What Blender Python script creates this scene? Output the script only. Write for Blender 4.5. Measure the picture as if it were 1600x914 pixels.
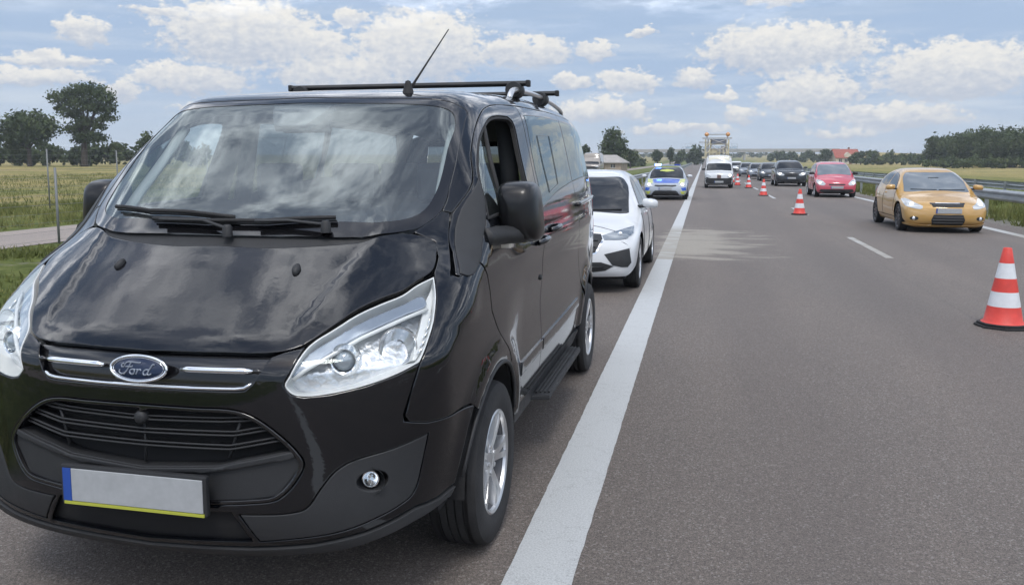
import bpy, bmesh, math, random
import numpy as np
from mathutils import Vector, Matrix
from mathutils.geometry import delaunay_2d_cdt
random.seed(7); RNG=np.random.default_rng(7)
for o in list(bpy.data.objects): bpy.data.objects.remove(o)
SC=bpy.context.scene; COL=SC.collection
rad=math.radians
# ------------------------------------------------------------------ camera
YAW,PITCH=12.8786,6.24
cam=bpy.data.cameras.new('camera'); cam.sensor_width=36; cam.lens=1300/1600*36
cam.shift_y=(394.64-457)/1600; cam.clip_start=.05; cam.clip_end=9000
CAM=bpy.data.objects.new('camera',cam); COL.objects.link(CAM)
CAM.location=(0,0,1.59); CAM.rotation_euler=(rad(90-PITCH),0,rad(YAW)); SC.camera=CAM
# ------------------------------------------------------------------ sky and sun
SUN_AZ,SUN_EL=168.,60.
W=bpy.data.worlds.new('World'); SC.world=W; W.use_nodes=True
CLOUDS=[(-30.26,6.87,4.91,2.99),(-25.63,6.94,2.26,1.62),(-39.64,7.33,1.63,1.33),(-19.13,6.16,4.27,3.3),(-24.43,4.99,3.95,1.73),(-33.62,4.61,3.6,1.35),(-42.3,4.59,3.13,.81),(-37.7,3.93,1.25,1.0),(-23.72,8.94,1.0,1.2),(5.03,6.3,5.18,2.14),(14.72,4.37,4.26,2.47),(6.56,3.6,3.09,1.85),(-7.28,7.0,1.33,1.08),(-5.11,4.8,2.13,1.17),(-8.76,5.08,1.25,.76),(-.7,5.07,1.33,1.07),(2.23,2.78,1.26,.91),(5.82,2.52,.9,.73),(1.09,4.04,1.06,.58),(-4.11,8.18,1.05,.57),(-12.01,6.61,3.02,1.5),(-35.3,9.03,2.2,.53),(4.4,9.94,2.15,.62),(-41.08,5.76,2.69,.67),(-6.8,3.03,3.23,1.02),(-1.68,1.98,3.15,.59),(11.66,2.38,3.97,.94),(8.74,1.63,2.26,.56),(-17.22,3.55,2.59,1.02),(-32.15,2.96,2.72,.81)]
class NT:
    """small helper that wires shader nodes"""
    def __init__(s,tree): s.t=tree; s.n=tree.nodes; s.l=tree.links
    def node(s,kind,**kw):
        n=s.n.new(kind)
        for k,v in kw.items(): setattr(n,k,v)
        return n
    def put(s,sock,v):
        if isinstance(v,bpy.types.NodeSocket): s.l.new(v,sock)
        else: sock.default_value=v
    def m(s,op,a,b=0.,c=None,clamp=False):
        n=s.node('ShaderNodeMath',operation=op,use_clamp=clamp); s.put(n.inputs[0],a); s.put(n.inputs[1],b)
        if c is not None: s.put(n.inputs[2],c)
        return n.outputs[0]
    def v(s,op,a,b=None,out=0):
        n=s.node('ShaderNodeVectorMath',operation=op); s.put(n.inputs[0],a)
        if b is not None: s.put(n.inputs[1],b)
        return n.outputs[out]
    def xyz(s,x,y,z=0.):
        n=s.node('ShaderNodeCombineXYZ'); s.put(n.inputs[0],x); s.put(n.inputs[1],y); s.put(n.inputs[2],z); return n.outputs[0]
    def sep(s,v):
        n=s.node('ShaderNodeSeparateXYZ'); s.put(n.inputs[0],v); return n.outputs
    def ss(s,x,a,b,lo=0.,hi=1.):
        n=s.node('ShaderNodeMapRange',interpolation_type='SMOOTHSTEP'); s.put(n.inputs[0],x); s.put(n.inputs[1],a); s.put(n.inputs[2],b); s.put(n.inputs[3],lo); s.put(n.inputs[4],hi); return n.outputs[0]
    def noise(s,vec,scale,detail=4.,rough=.5,dist=0.,col=False):
        n=s.node('ShaderNodeTexNoise'); s.put(n.inputs['Vector'],vec); s.put(n.inputs['Scale'],scale); s.put(n.inputs['Detail'],detail); s.put(n.inputs['Roughness'],rough); s.put(n.inputs['Distortion'],dist)
        return n.outputs['Color' if col else 'Fac']
    def mix(s,f,a,b,blend='MIX'):
        n=s.node('ShaderNodeMix',data_type='RGBA',blend_type=blend); s.put(n.inputs[0],f); s.put(n.inputs[6],a); s.put(n.inputs[7],b); return n.outputs[2]
    def ramp(s,f,stops,interp='LINEAR'):
        n=s.node('ShaderNodeValToRGB'); s.put(n.inputs[0],f); r=n.color_ramp; r.interpolation=interp
        while len(r.elements)<len(stops): r.elements.new(.5)
        for e,(p,c) in zip(r.elements,stops): e.position=p; e.color=(*c,1) if len(c)==3 else c
        return n.outputs[0]
def build_world():
    N=NT(W.node_tree); N.n.clear()
    sky=N.node('ShaderNodeTexSky',sky_type='NISHITA',sun_disc=False,sun_elevation=rad(SUN_EL),sun_rotation=rad(SUN_AZ),air_density=1.1,dust_density=2.2,ozone_density=1.2,altitude=120)
    d=N.node('ShaderNodeTexCoord').outputs['Generated']; x,y,z=N.sep(d)
    az=N.m('MULTIPLY',N.m('ARCTAN2',x,y),57.2958); el=N.m('MULTIPLY',N.m('ARCSINE',z),57.2958)
    # cumulus standing low over the horizon
    q=N.xyz(az,el,0.)
    w1=N.noise(N.v('MULTIPLY',q,(.55,1.1,1.)),1.,6.,.62,.0,True)
    warp=N.v('MULTIPLY',N.v('SUBTRACT',w1,(.5,.5,.5)),(3.0,1.9,0.))
    qw=N.v('ADD',q,warp)
    D=-1.; TS=0.; WS=1e-4
    for (a,b,hw,h) in CLOUDS:
        if hw>3: hw,h=hw*1.10,h*1.14
        loc=N.v('MULTIPLY',N.v('SUBTRACT',qw,(a,b+.36*h,0.)),(.82/hw,.80/(h*.66),0.))
        L=N.v('LENGTH',loc,None,1); mm=N.m('SUBTRACT',1.,L); D=N.m('MAXIMUM',D,mm)
        wgt=N.m('POWER',N.m('MAXIMUM',N.m('ADD',mm,.3),0.),2.)
        TS=N.m('MULTIPLY_ADD',wgt,N.sep(loc)[1],TS); WS=N.m('ADD',WS,wgt)
    tt=N.m('DIVIDE',TS,WS)
    det=N.noise(N.v('MULTIPLY',q,(1.,1.5,1.)),1.5,7.,.62)
    dens=N.m('ADD',D,N.m('MULTIPLY',N.m('SUBTRACT',det,.5),1.15))
    low=N.ss(dens,.07,.36)
    lit=N.m('ADD',N.m('MULTIPLY',tt,.5),N.m('MULTIPLY',N.m('SUBTRACT',det,.5),1.1)); lit=N.ss(lit,-.42,.42)
    # veil of thin high cloud and broken layer overhead (seen in reflections)
    zz=N.m('ADD',N.m('MAXIMUM',z,0.),.10)
    p=N.xyz(N.m('DIVIDE',x,zz),N.m('DIVIDE',y,zz),0.)
    hi=N.noise(p,2.0,9.,.66,.15)
    hi2=N.noise(N.v('ADD',p,(-.10,.05,0.)),2.0,6.,.62,.15)
    high=N.m('MULTIPLY',N.ss(hi,.42,.62),N.ss(el,8.,17.))
    streak=N.noise(N.v('MULTIPLY',q,(.10,.9,1.)),1.,5.,.55)
    veil=N.m('MULTIPLY',N.ss(streak,.40,.72,0.,.7),N.ss(el,15.,1.))
    sd=(math.cos(rad(SUN_EL))*math.sin(rad(SUN_AZ)),math.cos(rad(SUN_EL))*math.cos(rad(SUN_AZ)),math.sin(rad(SUN_EL)))
    cs=N.v('DOT_PRODUCT',d,sd,1)
    glow=N.ss(cs,.45,1.)
    base=N.v('MULTIPLY',sky.outputs[0],SKY_T)
    def C(r,g,b): return (r/SKY_K,g/SKY_K,b/SKY_K,1)
    haze=N.mix(N.ss(el,34.,8.,.25,.96),base,C(.268,.352,.485))
    haze=N.mix(N.ss(el,6.,.0,0.,.6),haze,C(.42,.47,.51))
    haze=N.mix(veil,haze,C(.46,.505,.555))
    cl=N.mix(lit,C(.35,.385,.45),C(.60,.585,.55))
    sk=N.mix(N.m('MULTIPLY',low,.93),haze,cl)
    # overhead clouds scatter the hidden sun forward: brighter towards it
    hl=N.ss(N.m('SUBTRACT',hi2,hi),-.10,.10)
    hc=N.mix(hl,C(.42,.48,.62),C(2.3,2.33,2.4))
    k=N.m('MULTIPLY_ADD',N.m('POWER',glow,2.),CLOUD_GLOW,1.0)
    hc=N.v('SCALE',hc); N.put(hc.node.inputs[3],k)
    sk=N.mix(high,sk,hc)
    bg=N.node('ShaderNodeBackground'); N.put(bg.inputs[0],sk); bg.inputs[1].default_value=SKY_K
    N.l.new(bg.outputs[0],N.node('ShaderNodeOutputWorld').inputs[0])
SKY_K,SKY_T,CLOUD_GLOW=.10,(1.,1.,1.),.3
build_world()
try: W.cycles.sampling_method='MANUAL'; W.cycles.sample_map_resolution=512
except Exception: pass
sl=bpy.data.lights.new('sun','SUN'); sl.energy=1.0; sl.angle=rad(16); sl.color=(1,.965,.91)
SUN=bpy.data.objects.new('sun',sl); COL.objects.link(SUN)
SUN.rotation_euler=(rad(90-SUN_EL),0,rad(180-SUN_AZ))
vs=SC.view_settings; SC.display_settings.display_device='sRGB'
vs.view_transform='Standard'; vs.look='None'; vs.exposure=.62; vs.gamma=1.; vs.use_curve_mapping=False
SC.render.resolution_x=1024; SC.render.resolution_y=584
SC.render.engine='CYCLES'
# ------------------------------------------------------------------ geometry core
def crspline(pts, n=8, closed=False):
    """Catmull-Rom through points; a point with a third element is a corner."""
    P=[tuple(p[:2]) for p in pts]; cor=[len(p)>2 for p in pts]; m=len(P); out=[]
    for i in range(m if closed else m-1):
        p1=np.array(P[i]); p2=np.array(P[(i+1)%m])
        p0=np.array(P[i-1]) if (closed or i>0) and not cor[i] else 2*p1-p2
        p3=np.array(P[(i+2)%m]) if (closed or i+2<m) and not cor[(i+1)%m] else 2*p2-p1
        L=np.linalg.norm(p2-p1)
        d0=max(np.linalg.norm(p1-p0),1e-9); d3=max(np.linalg.norm(p3-p2),1e-9)
        m1=((p1-p0)/d0+(p2-p1)/max(L,1e-9))*.5*L if not cor[i] else (p2-p1)
        m2=((p2-p1)/max(L,1e-9)+(p3-p2)/d3)*.5*L if not cor[(i+1)%m] else (p2-p1)
        for k in range(n):
            t=k/n
            out.append((2*t**3-3*t*t+1)*p1+(t**3-2*t*t+t)*m1+(3*t*t-2*t**3)*p2+(t**3-t*t)*m2)
    if not closed: out.append(np.array(P[-1]))
    return np.array(out)
def sst(a,b,x):
    t=np.clip((x-a)/(b-a),0,1); return t*t*(3-2*t)
def table(xs,ys):
    q=crspline(list(zip(xs,ys)),12); xx,yy=q[:,0],q[:,1]
    return lambda x: np.interp(x,xx,yy)
class Body:
    """Smooth solid: a side-view profile swept across the width, cut by the side walls.
    u across, v back from the nose, z up."""
    def __init__(s, profile, wz, wv, plan, crown, k, res=.016, tuck=lambda v,z:0, extra=None):
        s.tuck=tuck; s.extra=extra
        q=crspline(profile,14,True); s.prof=q
        lo=q.min(0)-.35; hi=q.max(0)+.35; s.lo=lo; s.res=res
        n=np.ceil((hi-lo)/res).astype(int)+1
        gx=lo[0]+np.arange(n[0])*res; gy=lo[1]+np.arange(n[1])*res
        X,Y=np.meshgrid(gx,gy,indexing='ij'); G=np.stack([X.ravel(),Y.ravel()],1)
        a=q; b=np.roll(q,-1,0); best=np.full(len(G),1e9); ins=np.zeros(len(G),bool)
        for i in range(len(a)):
            e=b[i]-a[i]; L=e@e
            if L<1e-12: continue
            w=G-a[i]; t=np.clip((w@e)/L,0,1); d=((w-t[:,None]*e)**2).sum(1); np.minimum(best,d,out=best)
            c=(a[i][1]<=G[:,1])!=(b[i][1]<=G[:,1])
            xx=a[i][0]+(G[:,1]-a[i][1])/(e[1] if abs(e[1])>1e-12 else 1e-12)*e[0]
            ins^=c&(G[:,0]<xx)
        s.grid=(np.sqrt(best)*np.where(ins,-1,1)).reshape(n); s.n=n
        s.wz,s.wv,s.plan,s.crown,s.k=wz,wv,plan,crown,k
    def sdf2(s,v,z):
        x=(v-s.lo[0])/s.res; y=(z-s.lo[1])/s.res
        x=np.clip(x,1,s.n[0]-3.001); y=np.clip(y,1,s.n[1]-3.001)
        i=x.astype(int); j=y.astype(int); fx=x-i; fy=y-j
        def B(t): return ((1-t)**3/6,(3*t**3-6*t*t+4)/6,(-3*t**3+3*t*t+3*t+1)/6,t**3/6)
        bx=B(fx); by=B(fy); r=0
        for a in range(4):
            for b in range(4): r=r+bx[a]*by[b]*s.grid[i+a-1,j+b-1]
        return r
    def f(s,P):
        u=np.abs(P[...,0]); v=P[...,1]; z=P[...,2]
        a=s.sdf2(v-s.plan(u,v,z), z+s.crown(u,v,z))
        b=(u-s.wz(z)-s.wv(v)+s.tuck(v,z))*.96
        k=s.k(u,v,z); h=np.maximum(k-np.abs(a-b),0)
        r=np.maximum(a,b)+h*h/(4*k)
        return r-s.extra(u,v,z) if s.extra else r
    def normal(s,P,e=.006):
        g=np.stack([s.f(P+d)-s.f(P-d) for d in np.eye(3)*e],-1)
        return g/np.maximum(np.linalg.norm(g,axis=-1,keepdims=True),1e-9)
    def cast(s,O,D,t0,t1,n=48):
        """first root along each ray, from outside to inside"""
        O=np.asarray(O,float); D=np.broadcast_to(np.asarray(D,float),O.shape)
        lo=np.full(len(O),np.nan); hi=lo.copy(); prev=np.full(len(O),t0)
        ts=np.linspace(t0,t1,n)
        for t in ts[1:]:
            m=np.isnan(hi)
            if not m.any(): break
            idx=np.where(m)[0]; v=s.f(O[idx]+D[idx]*t)
            k=idx[v<0]; lo[k]=prev[k]; hi[k]=t; prev[idx]=t
        miss=np.isnan(hi)
        # missed rays: take the closest approach
        if miss.any():
            idx=np.where(miss)[0]; bt=np.full(len(idx),t0); bv=np.full(len(idx),1e9)
            for t in ts:
                v=s.f(O[idx]+D[idx]*t); m=v<bv; bv[m]=v[m]; bt[m]=t
            lo[idx]=bt; hi[idx]=bt
        for _ in range(18):
            mid=(lo+hi)/2; v=s.f(O+D*mid[:,None]); ins=v<0
            hi=np.where(ins,mid,hi); lo=np.where(ins,lo,mid)
        return O+D*hi[:,None], miss
VAN_PROFILE=[(.16,.275),(.09,.29),(.05,.345),(.03,.44),(.035,.60),(.042,.76),(.052,.86),(.066,.93),(.115,.985),(.24,1.075),(.42,1.195),(.575,1.30),(.70,1.42),(.92,1.605),(1.14,1.775),(1.32,1.885),(1.55,1.932),(1.95,1.962),(2.6,1.995),(3.4,2.0),(4.2,1.985),(4.68,1.95),(4.83,1.86),(4.89,1.6),(4.93,1.2),(4.96,.8),(4.955,.5),(4.9,.32),(4.7,.26),(3.,.25),(1.2,.25)]
def make_van():
    wz=table([.0,.25,.35,.5,.7,.95,1.1,1.25,1.38,1.6,1.8,1.95,2.2],[.86,.90,.925,.95,.968,.976,.974,.965,.948,.897,.85,.815,.75])
    wv=table([-1,.0,.3,.6,1.0,1.6,2.2,3.2,3.9,4.3,4.65,4.9,5.2,6],[-.25,-.11,-.045,-.012,-.0,0,0,0,-.012,-.04,-.075,-.13,-.2,-.4])
    pa=table([0,.3,.5,.8,.97,1.15,1.35,1.6,1.85,2.1],[.29,.31,.33,.34,.33,.29,.34,.31,.24,.18])
    def plan(u,v,z): return pa(z)*(.25*(u/.95)**2+.75*(u/.95)**4)*(1-sst(1.0,2.6,v)) - .10*(u/.95)**2*sst(4.2,4.7,v)
    def crown(u,v,z): return .035*(u/.8)**2*sst(1.2,2.0,v)+.02*(u/.8)**2*(1-sst(.8,1.6,v))*sst(.9,1.1,z)
    def tuck(v,z): return .07*sst(1.32,1.85,z)*(1-sst(1.3,2.3,v))
    def k(u,v,z): return .05+.12*sst(1.4,1.8,z)+.10*(1-sst(.5,.9,z))*(1-sst(1.,2.,v))
    def extra(u,v,z):
        e=0
        for vc in (1.0,3.942):
            ro=np.hypot(v-vc,z-.335); e=e+.024*np.exp(-((ro-.47)/.06)**2)*sst(.28,.45,z)
        e=e*sst(.6,.85,u)
        side=sst(1.15,1.6,v)*sst(4.7,4.3,v)*sst(.8,.9,u)
        e=e+side*(.010*np.exp(-((z-1.16)/.05)**2)-.016*np.exp(-((z-.84)/.15)**2))
        # raised outer bands of the bonnet
        hood=sst(.12,.3,v)*sst(.80,.62,v)*sst(.98,1.05,z)
        return e+hood*.010*sst(.45+.22*(v-.2),.50+.22*(v-.2),u)
    return Body(VAN_PROFILE,wz,wv,plan,crown,k,tuck=tuck,extra=extra)
# ------------------------------------------------------------------ mesh helpers
def link(o,parent=None):
    COL.objects.link(o)
    if parent is not None: o.parent=parent
    return o
def mk(name,V,F,mat,parent=None,N=None,smooth=True,loc=None):
    me=bpy.data.meshes.new(name); me.from_pydata([tuple(map(float,p)) for p in V],[],[tuple(map(int,f)) for f in F])
    me.update()
    if smooth: me.polygons.foreach_set('use_smooth',[True]*len(me.polygons))
    if N is not None: me.normals_split_custom_set_from_vertices([tuple(map(float,n)) for n in N])
    for m in (mat if isinstance(mat,(list,tuple)) else [mat]): me.materials.append(m)
    o=bpy.data.objects.new(name,me); link(o,parent)
    if loc is not None: o.location=loc
    return o
def thing(name,label,cat,loc=(0,0,0),rz=0,group=None):
    o=bpy.data.objects.new(name,None); o.empty_display_size=.2; link(o); o.location=loc; o.rotation_euler=(0,0,rz)
    o['label']=label; o['category']=cat
    if group: o['group']=group
    return o
def tag(o,label=None,cat=None,group=None,kind=None):
    for k,v in (('label',label),('category',cat),('group',group),('kind',kind)):
        if v: o[k]=v
    return o
class MB:
    """collects simple shapes into one mesh"""
    def __init__(s): s.V=[]; s.F=[]
    def add(s,V,F):
        b=len(s.V); s.V+= [tuple(p) for p in V]; s.F+=[tuple(i+b for i in f) for f in F]; return s
    def box(s,a,b):
        (x0,y0,z0),(x1,y1,z1)=a,b
        return s.add([(x0,y0,z0),(x1,y0,z0),(x1,y1,z0),(x0,y1,z0),(x0,y0,z1),(x1,y0,z1),(x1,y1,z1),(x0,y1,z1)],[(0,3,2,1),(4,5,6,7),(0,1,5,4),(1,2,6,5),(2,3,7,6),(3,0,4,7)])
    def tube(s,pts,r,n=8,cap=True,flat=1.,upv=None):
        pts=[Vector(p) for p in pts]; rs=r if isinstance(r,(list,tuple)) else [r]*len(pts); b=len(s.V)
        for i,p in enumerate(pts):
            t=(pts[min(i+1,len(pts)-1)]-pts[max(i-1,0)]).normalized()
            ref=Vector(upv) if upv else (Vector((0,0,1)) if abs(t.z)<.95 else Vector((1,0,0)))
            a=t.cross(ref).normalized(); c=a.cross(t).normalized()
            for k in range(n):
                w=2*math.pi*k/n; s.V.append(tuple(p+a*math.cos(w)*rs[i]+c*math.sin(w)*rs[i]*flat))
        for i in range(len(pts)-1):
            for k in range(n): s.F.append((b+i*n+k,b+i*n+(k+1)%n,b+(i+1)*n+(k+1)%n,b+(i+1)*n+k))
        if cap: s.F.append(tuple(b+k for k in range(n))[::-1]); s.F.append(tuple(b+(len(pts)-1)*n+k for k in range(n)))
        return s
    def lathe(s,prof,axis='x',c=(0,0,0),n=40,closed=False):
        b=len(s.V); m=len(prof)
        for k in range(n):
            w=2*math.pi*k/n
            for (r,h) in prof:
                p=(h,r*math.cos(w),r*math.sin(w)) if axis=='x' else ((r*math.cos(w),h,r*math.sin(w)) if axis=='y' else (r*math.cos(w),r*math.sin(w),h))
                s.V.append((p[0]+c[0],p[1]+c[1],p[2]+c[2]))
        for k in range(n):
            for i in range(m if closed else m-1):
                j=(i+1)%m; s.F.append((b+k*m+i,b+((k+1)%n)*m+i,b+((k+1)%n)*m+j,b+k*m+j))
        return s
    def prism(s,poly,z0,z1,axis='z'):
        """extrude a polygon (list of 2d) between two levels"""
        b=len(s.V); n=len(poly)
        f={'z':lambda p,h:(p[0],p[1],h),'y':lambda p,h:(p[0],h,p[1]),'x':lambda p,h:(h,p[0],p[1])}[axis]
        s.V+= [f(p,z0) for p in poly]+[f(p,z1) for p in poly]
        s.F+= [tuple(b+i for i in range(n))[::-1],tuple(b+n+i for i in range(n))]+[(b+i,b+(i+1)%n,b+n+(i+1)%n,b+n+i) for i in range(n)]
        return s
    def build(s,name,mat,parent=None,smooth=False,bevel=0,auto=None,loc=None,seg=2):
        o=mk(name,s.V,s.F,mat,parent,smooth=smooth,loc=loc); me=o.data
        bm=bmesh.new(); bm.from_mesh(me); bmesh.ops.recalc_face_normals(bm,faces=bm.faces)
        if bevel:
            es=[e for e in bm.edges if len(e.link_faces)==2 and e.calc_face_angle(0)>.5]
            bmesh.ops.bevel(bm,geom=es,offset=bevel,segments=seg,affect='EDGES',profile=.6,clamp_overlap=True)
        bm.to_mesh(me); bm.free()
        if auto is not None:
            me.polygons.foreach_set('use_smooth',[True]*len(me.polygons)); me.set_sharp_from_angle(angle=rad(auto))
        return o
def inpoly(P,poly):
    x,y=P[:,0],P[:,1]; r=np.zeros(len(P),bool); n=len(poly)
    for i in range(n):
        a=poly[i]; b=poly[(i+1)%n]
        c=(a[1]<=y)!=(b[1]<=y); d=b[1]-a[1]; d=d if abs(d)>1e-12 else 1e-12
        r^=c&(x<a[0]+(y-a[1])/d*(b[0]-a[0]))
    return r
def area2(p): return .5*np.sum(p[:,0]*np.roll(p[:,1],-1)-np.roll(p[:,0],-1)*p[:,1])
def resample(poly,step,closed=True):
    out=[]; n=len(poly)
    for i in range(n if closed else n-1):
        a=poly[i]; b=poly[(i+1)%n]; L=np.linalg.norm(b-a); k=max(1,int(math.ceil(L/step)))
        for j in range(k): out.append(a+(b-a)*j/k)
    if not closed: out.append(poly[-1])
    return np.array(out)
def clean(poly,eps=1e-4):
    out=[poly[0]]
    for p in poly[1:]:
        if np.linalg.norm(p-out[-1])>eps: out.append(p)
    if np.linalg.norm(out[0]-out[-1])<eps: out.pop()
    return np.array(out)
def inset(poly,d):
    """move a closed polygon inwards by d (small)"""
    if area2(poly)<0: d=-d
    e=np.roll(poly,-1,0)-poly; L=np.maximum(np.linalg.norm(e,axis=1,keepdims=True),1e-9); e=e/L
    nrm=np.stack([-e[:,1],e[:,0]],1); n2=nrm+np.roll(nrm,1,0); l2=np.maximum(np.linalg.norm(n2,axis=1,keepdims=True),.5)
    n2=n2/l2; c=np.maximum((n2*nrm).sum(1,keepdims=True),.5)
    return poly+n2*d/c
def segdist(P,poly):
    a=poly; b=np.roll(poly,-1,0); best=np.full(len(P),1e9)
    for i in range(len(a)):
        e=b[i]-a[i]; w=P-a[i]; t=np.clip((w@e)/max(e@e,1e-12),0,1); best=np.minimum(best,((w-t[:,None]*e)**2).sum(1))
    return np.sqrt(best)
class Frame:
    """projection used to lay a flat outline onto a body"""
    def __init__(s,kind,ax=1.5,sc=1.15,n=None,c=(0,0,0),zc=1.2,far=2.6):
        s.kind,s.ax,s.sc,s.zc,s.far=kind,ax,sc,zc,far
        if kind=='plane':
            n=np.array(n,float); n/=np.linalg.norm(n); s.n=n; ex=np.cross((0,0,1.),n) if abs(n[2])<.99 else np.array([1.,0,0])
            ex/=np.linalg.norm(ex); s.ex=ex; s.ey=np.cross(n,ex); s.c=np.array(c,float)
    def to2(s,P):
        P=np.asarray(P,float)
        if s.kind=='cyl': return np.stack([np.arctan2(P[:,0],s.ax-P[:,1])*s.sc,P[:,2]],1)
        if s.kind=='side': return P[:,1:3].copy()
        if s.kind=='front': return P[:,[0,2]].copy()
        if s.kind=='top': return P[:,0:2].copy()
        if s.kind=='rad': return np.stack([np.arctan2(P[:,0],P[:,2]-s.zc)*s.sc,P[:,1]],1)
        w=P-s.c; return np.stack([w@s.ex,w@s.ey],1)
    def rays(s,q):
        a,b=q[:,0],q[:,1]; z=np.zeros(len(q))
        if s.kind=='cyl':
            d=np.stack([np.sin(a/s.sc),-np.cos(a/s.sc),z],1); return np.stack([z,z+s.ax,b],1)+d*s.far,-d
        if s.kind=='side': return np.stack([z+1.7,a,b],1),np.tile((-1.,0,0),(len(q),1))
        if s.kind=='front': return np.stack([a,z-1.,b],1),np.tile((0,1.,0),(len(q),1))
        if s.kind=='back': return np.stack([a,z+6.,b],1),np.tile((0,-1.,0),(len(q),1))
        if s.kind=='top': return np.stack([a,b,z+3.2],1),np.tile((0,0,-1.),(len(q),1))
        if s.kind=='rad':
            d=np.stack([np.sin(a/s.sc),z,np.cos(a/s.sc)],1); return np.stack([z,b,z+s.zc],1)+d*1.9,-d
        return s.c+a[:,None]*s.ex+b[:,None]*s.ey+s.n*1.6,np.tile(-s.n,(len(q),1))
    def lift(s,body,q,off=0.):
        O,D=s.rays(np.asarray(q,float)); P,_=body.cast(O,D,0.,s.far+.5 if s.kind in('cyl',) else (5. if s.kind in('front','back') else (3.2 if s.kind=='top' else 2.4)),70)
        n=body.normal(P); return P+n*off,n
def triangulate(poly,holes,pts):
    loops=[poly]+list(holes); V=[]; E=[]
    for L in loops:
        b=len(V); V+= [Vector((float(p[0]),float(p[1]))) for p in L]; E+=[(b+i,b+(i+1)%len(L)) for i in range(len(L))]
    nb=len(V); V+= [Vector((float(p[0]),float(p[1]))) for p in pts]
    ov,oe,of,vi,ei,fi=delaunay_2d_cdt(V,E,[],0,1e-6)
    q=np.array([(p.x,p.y) for p in ov]); F=np.array([f for f in of if len(f)==3])
    cen=q[F].mean(1); k=inpoly(cen,poly)
    for h in holes: k&=~inpoly(cen,h)
    F=F[k]; a=q[F[:,1]]-q[F[:,0]]; b=q[F[:,2]]-q[F[:,0]]; fl=(a[:,0]*b[:,1]-a[:,1]*b[:,0])<0
    F[fl]=F[fl][:,::-1]
    return q,F
def panel(body,fr,outline,step=.04,off=0.,lip=.014,gap=.0017,bev=.004,holes=(),smoothed=False,estep=None,holegap=0.):
    """a panel laid on the body: outline in the frame's own coordinates; returns V,F,N"""
    es=estep or step*.6
    poly=np.asarray(outline,float); poly=clean(resample(clean(poly),es)); 
    if area2(poly)<0: poly=poly[::-1]
    poly=inset(poly,gap)
    H=[]
    for h in holes:
        h=clean(resample(clean(np.asarray(h,float)),es)); h=h if area2(h)>0 else h[::-1]; H.append(inset(h,-holegap))
    lo,hi=poly.min(0),poly.max(0); gx=np.arange(lo[0],hi[0]+step,step); gy=np.arange(lo[1],hi[1]+step,step)
    G=np.stack(np.meshgrid(gx,gy,indexing='ij'),-1).astype(float); G[:,1::2,0]+=step*.5; G=G.reshape(-1,2)
    k=inpoly(G,poly)
    for h in H: k&=~inpoly(G,h)
    G=G[k]
    d=segdist(G,poly)
    for h in H: d=np.minimum(d,segdist(G,h))
    G=G[d>step*.45]
    extra=[G]
    if bev:
        r=inset(poly,bev); r=r[inpoly(r,poly)]; extra.append(r)
        for h in H: extra.append(inset(h,-bev))
    q,F=triangulate(poly,H,np.concatenate(extra))
    used=np.unique(F); re=-np.ones(len(q),int); re[used]=np.arange(len(used)); q=q[used]; F=re[F]
    P,N=fr.lift(body,q,off)
    # orient by the surface normal
    fn=np.cross(P[F[:,1]]-P[F[:,0]],P[F[:,2]]-P[F[:,0]])
    if (fn*N[F].mean(1)).sum()<0: F=F[:,::-1]
    # boundary lip
    ed={}
    for f in F:
        for a,b in ((f[0],f[1]),(f[1],f[2]),(f[2],f[0])):
            if (b,a) in ed: ed.pop((b,a))
            else: ed[(a,b)]=1
    V=[P]; NN=[N.copy()]; FF=[tuple(f) for f in F]
    if ed:
        A=np.array(list(ed.keys())); bd=np.unique(A)
        t=P[A[:,1]]-P[A[:,0]]; t/=np.maximum(np.linalg.norm(t,axis=1,keepdims=True),1e-9)
        out=np.cross(t,N[A[:,0]])
        if bev:
            acc=np.zeros_like(P); 
            for (a,b),o in zip(A,out): acc[a]+=o; acc[b]+=o
            l=np.linalg.norm(acc[bd],axis=1,keepdims=True); w=acc[bd]/np.maximum(l,1e-9)
            nb=N[bd]+.9*w; NN[0][bd]=nb/np.linalg.norm(nb,axis=1,keepdims=True)
            V[0]=P.copy(); V[0][bd]-=N[bd]*bev*.35
        if lip:
            b0=len(P); nv=[]; nn=[]
            for i,((a,b),o) in enumerate(zip(A,out)):
                nv+= [V[0][a],V[0][b],V[0][b]-N[b]*lip,V[0][a]-N[a]*lip]; nn+=[o]*4
                FF.append((b0+4*i+1,b0+4*i,b0+4*i+3,b0+4*i+2))
            V.append(np.array(nv)); NN.append(np.array(nn))
    return np.concatenate(V),FF,np.concatenate(NN)
def mirror(R):
    V,F,N=R; V=V.copy(); N=N.copy(); V[:,0]*=-1; N[:,0]*=-1; return V,[f[::-1] for f in F],N
def merge(*Rs):
    V=[];F=[];N=[];b=0
    for v,f,n in Rs: V.append(v);N.append(n);F+=[tuple(i+b for i in t) for t in f]; b+=len(v)
    return np.concatenate(V),F,np.concatenate(N)
def put(name,R,mat,parent,**kw): return mk(name,R[0],R[1],mat,parent,N=R[2],**kw)
def sym(half):
    """half outline from the centre line round to the centre line -> full closed outline"""
    h=[tuple(p) for p in half]; return np.array(h+[(-x,y) for x,y in h[::-1]])
def sm(pts,n=6,closed=True): return crspline(pts,n,closed)
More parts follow.
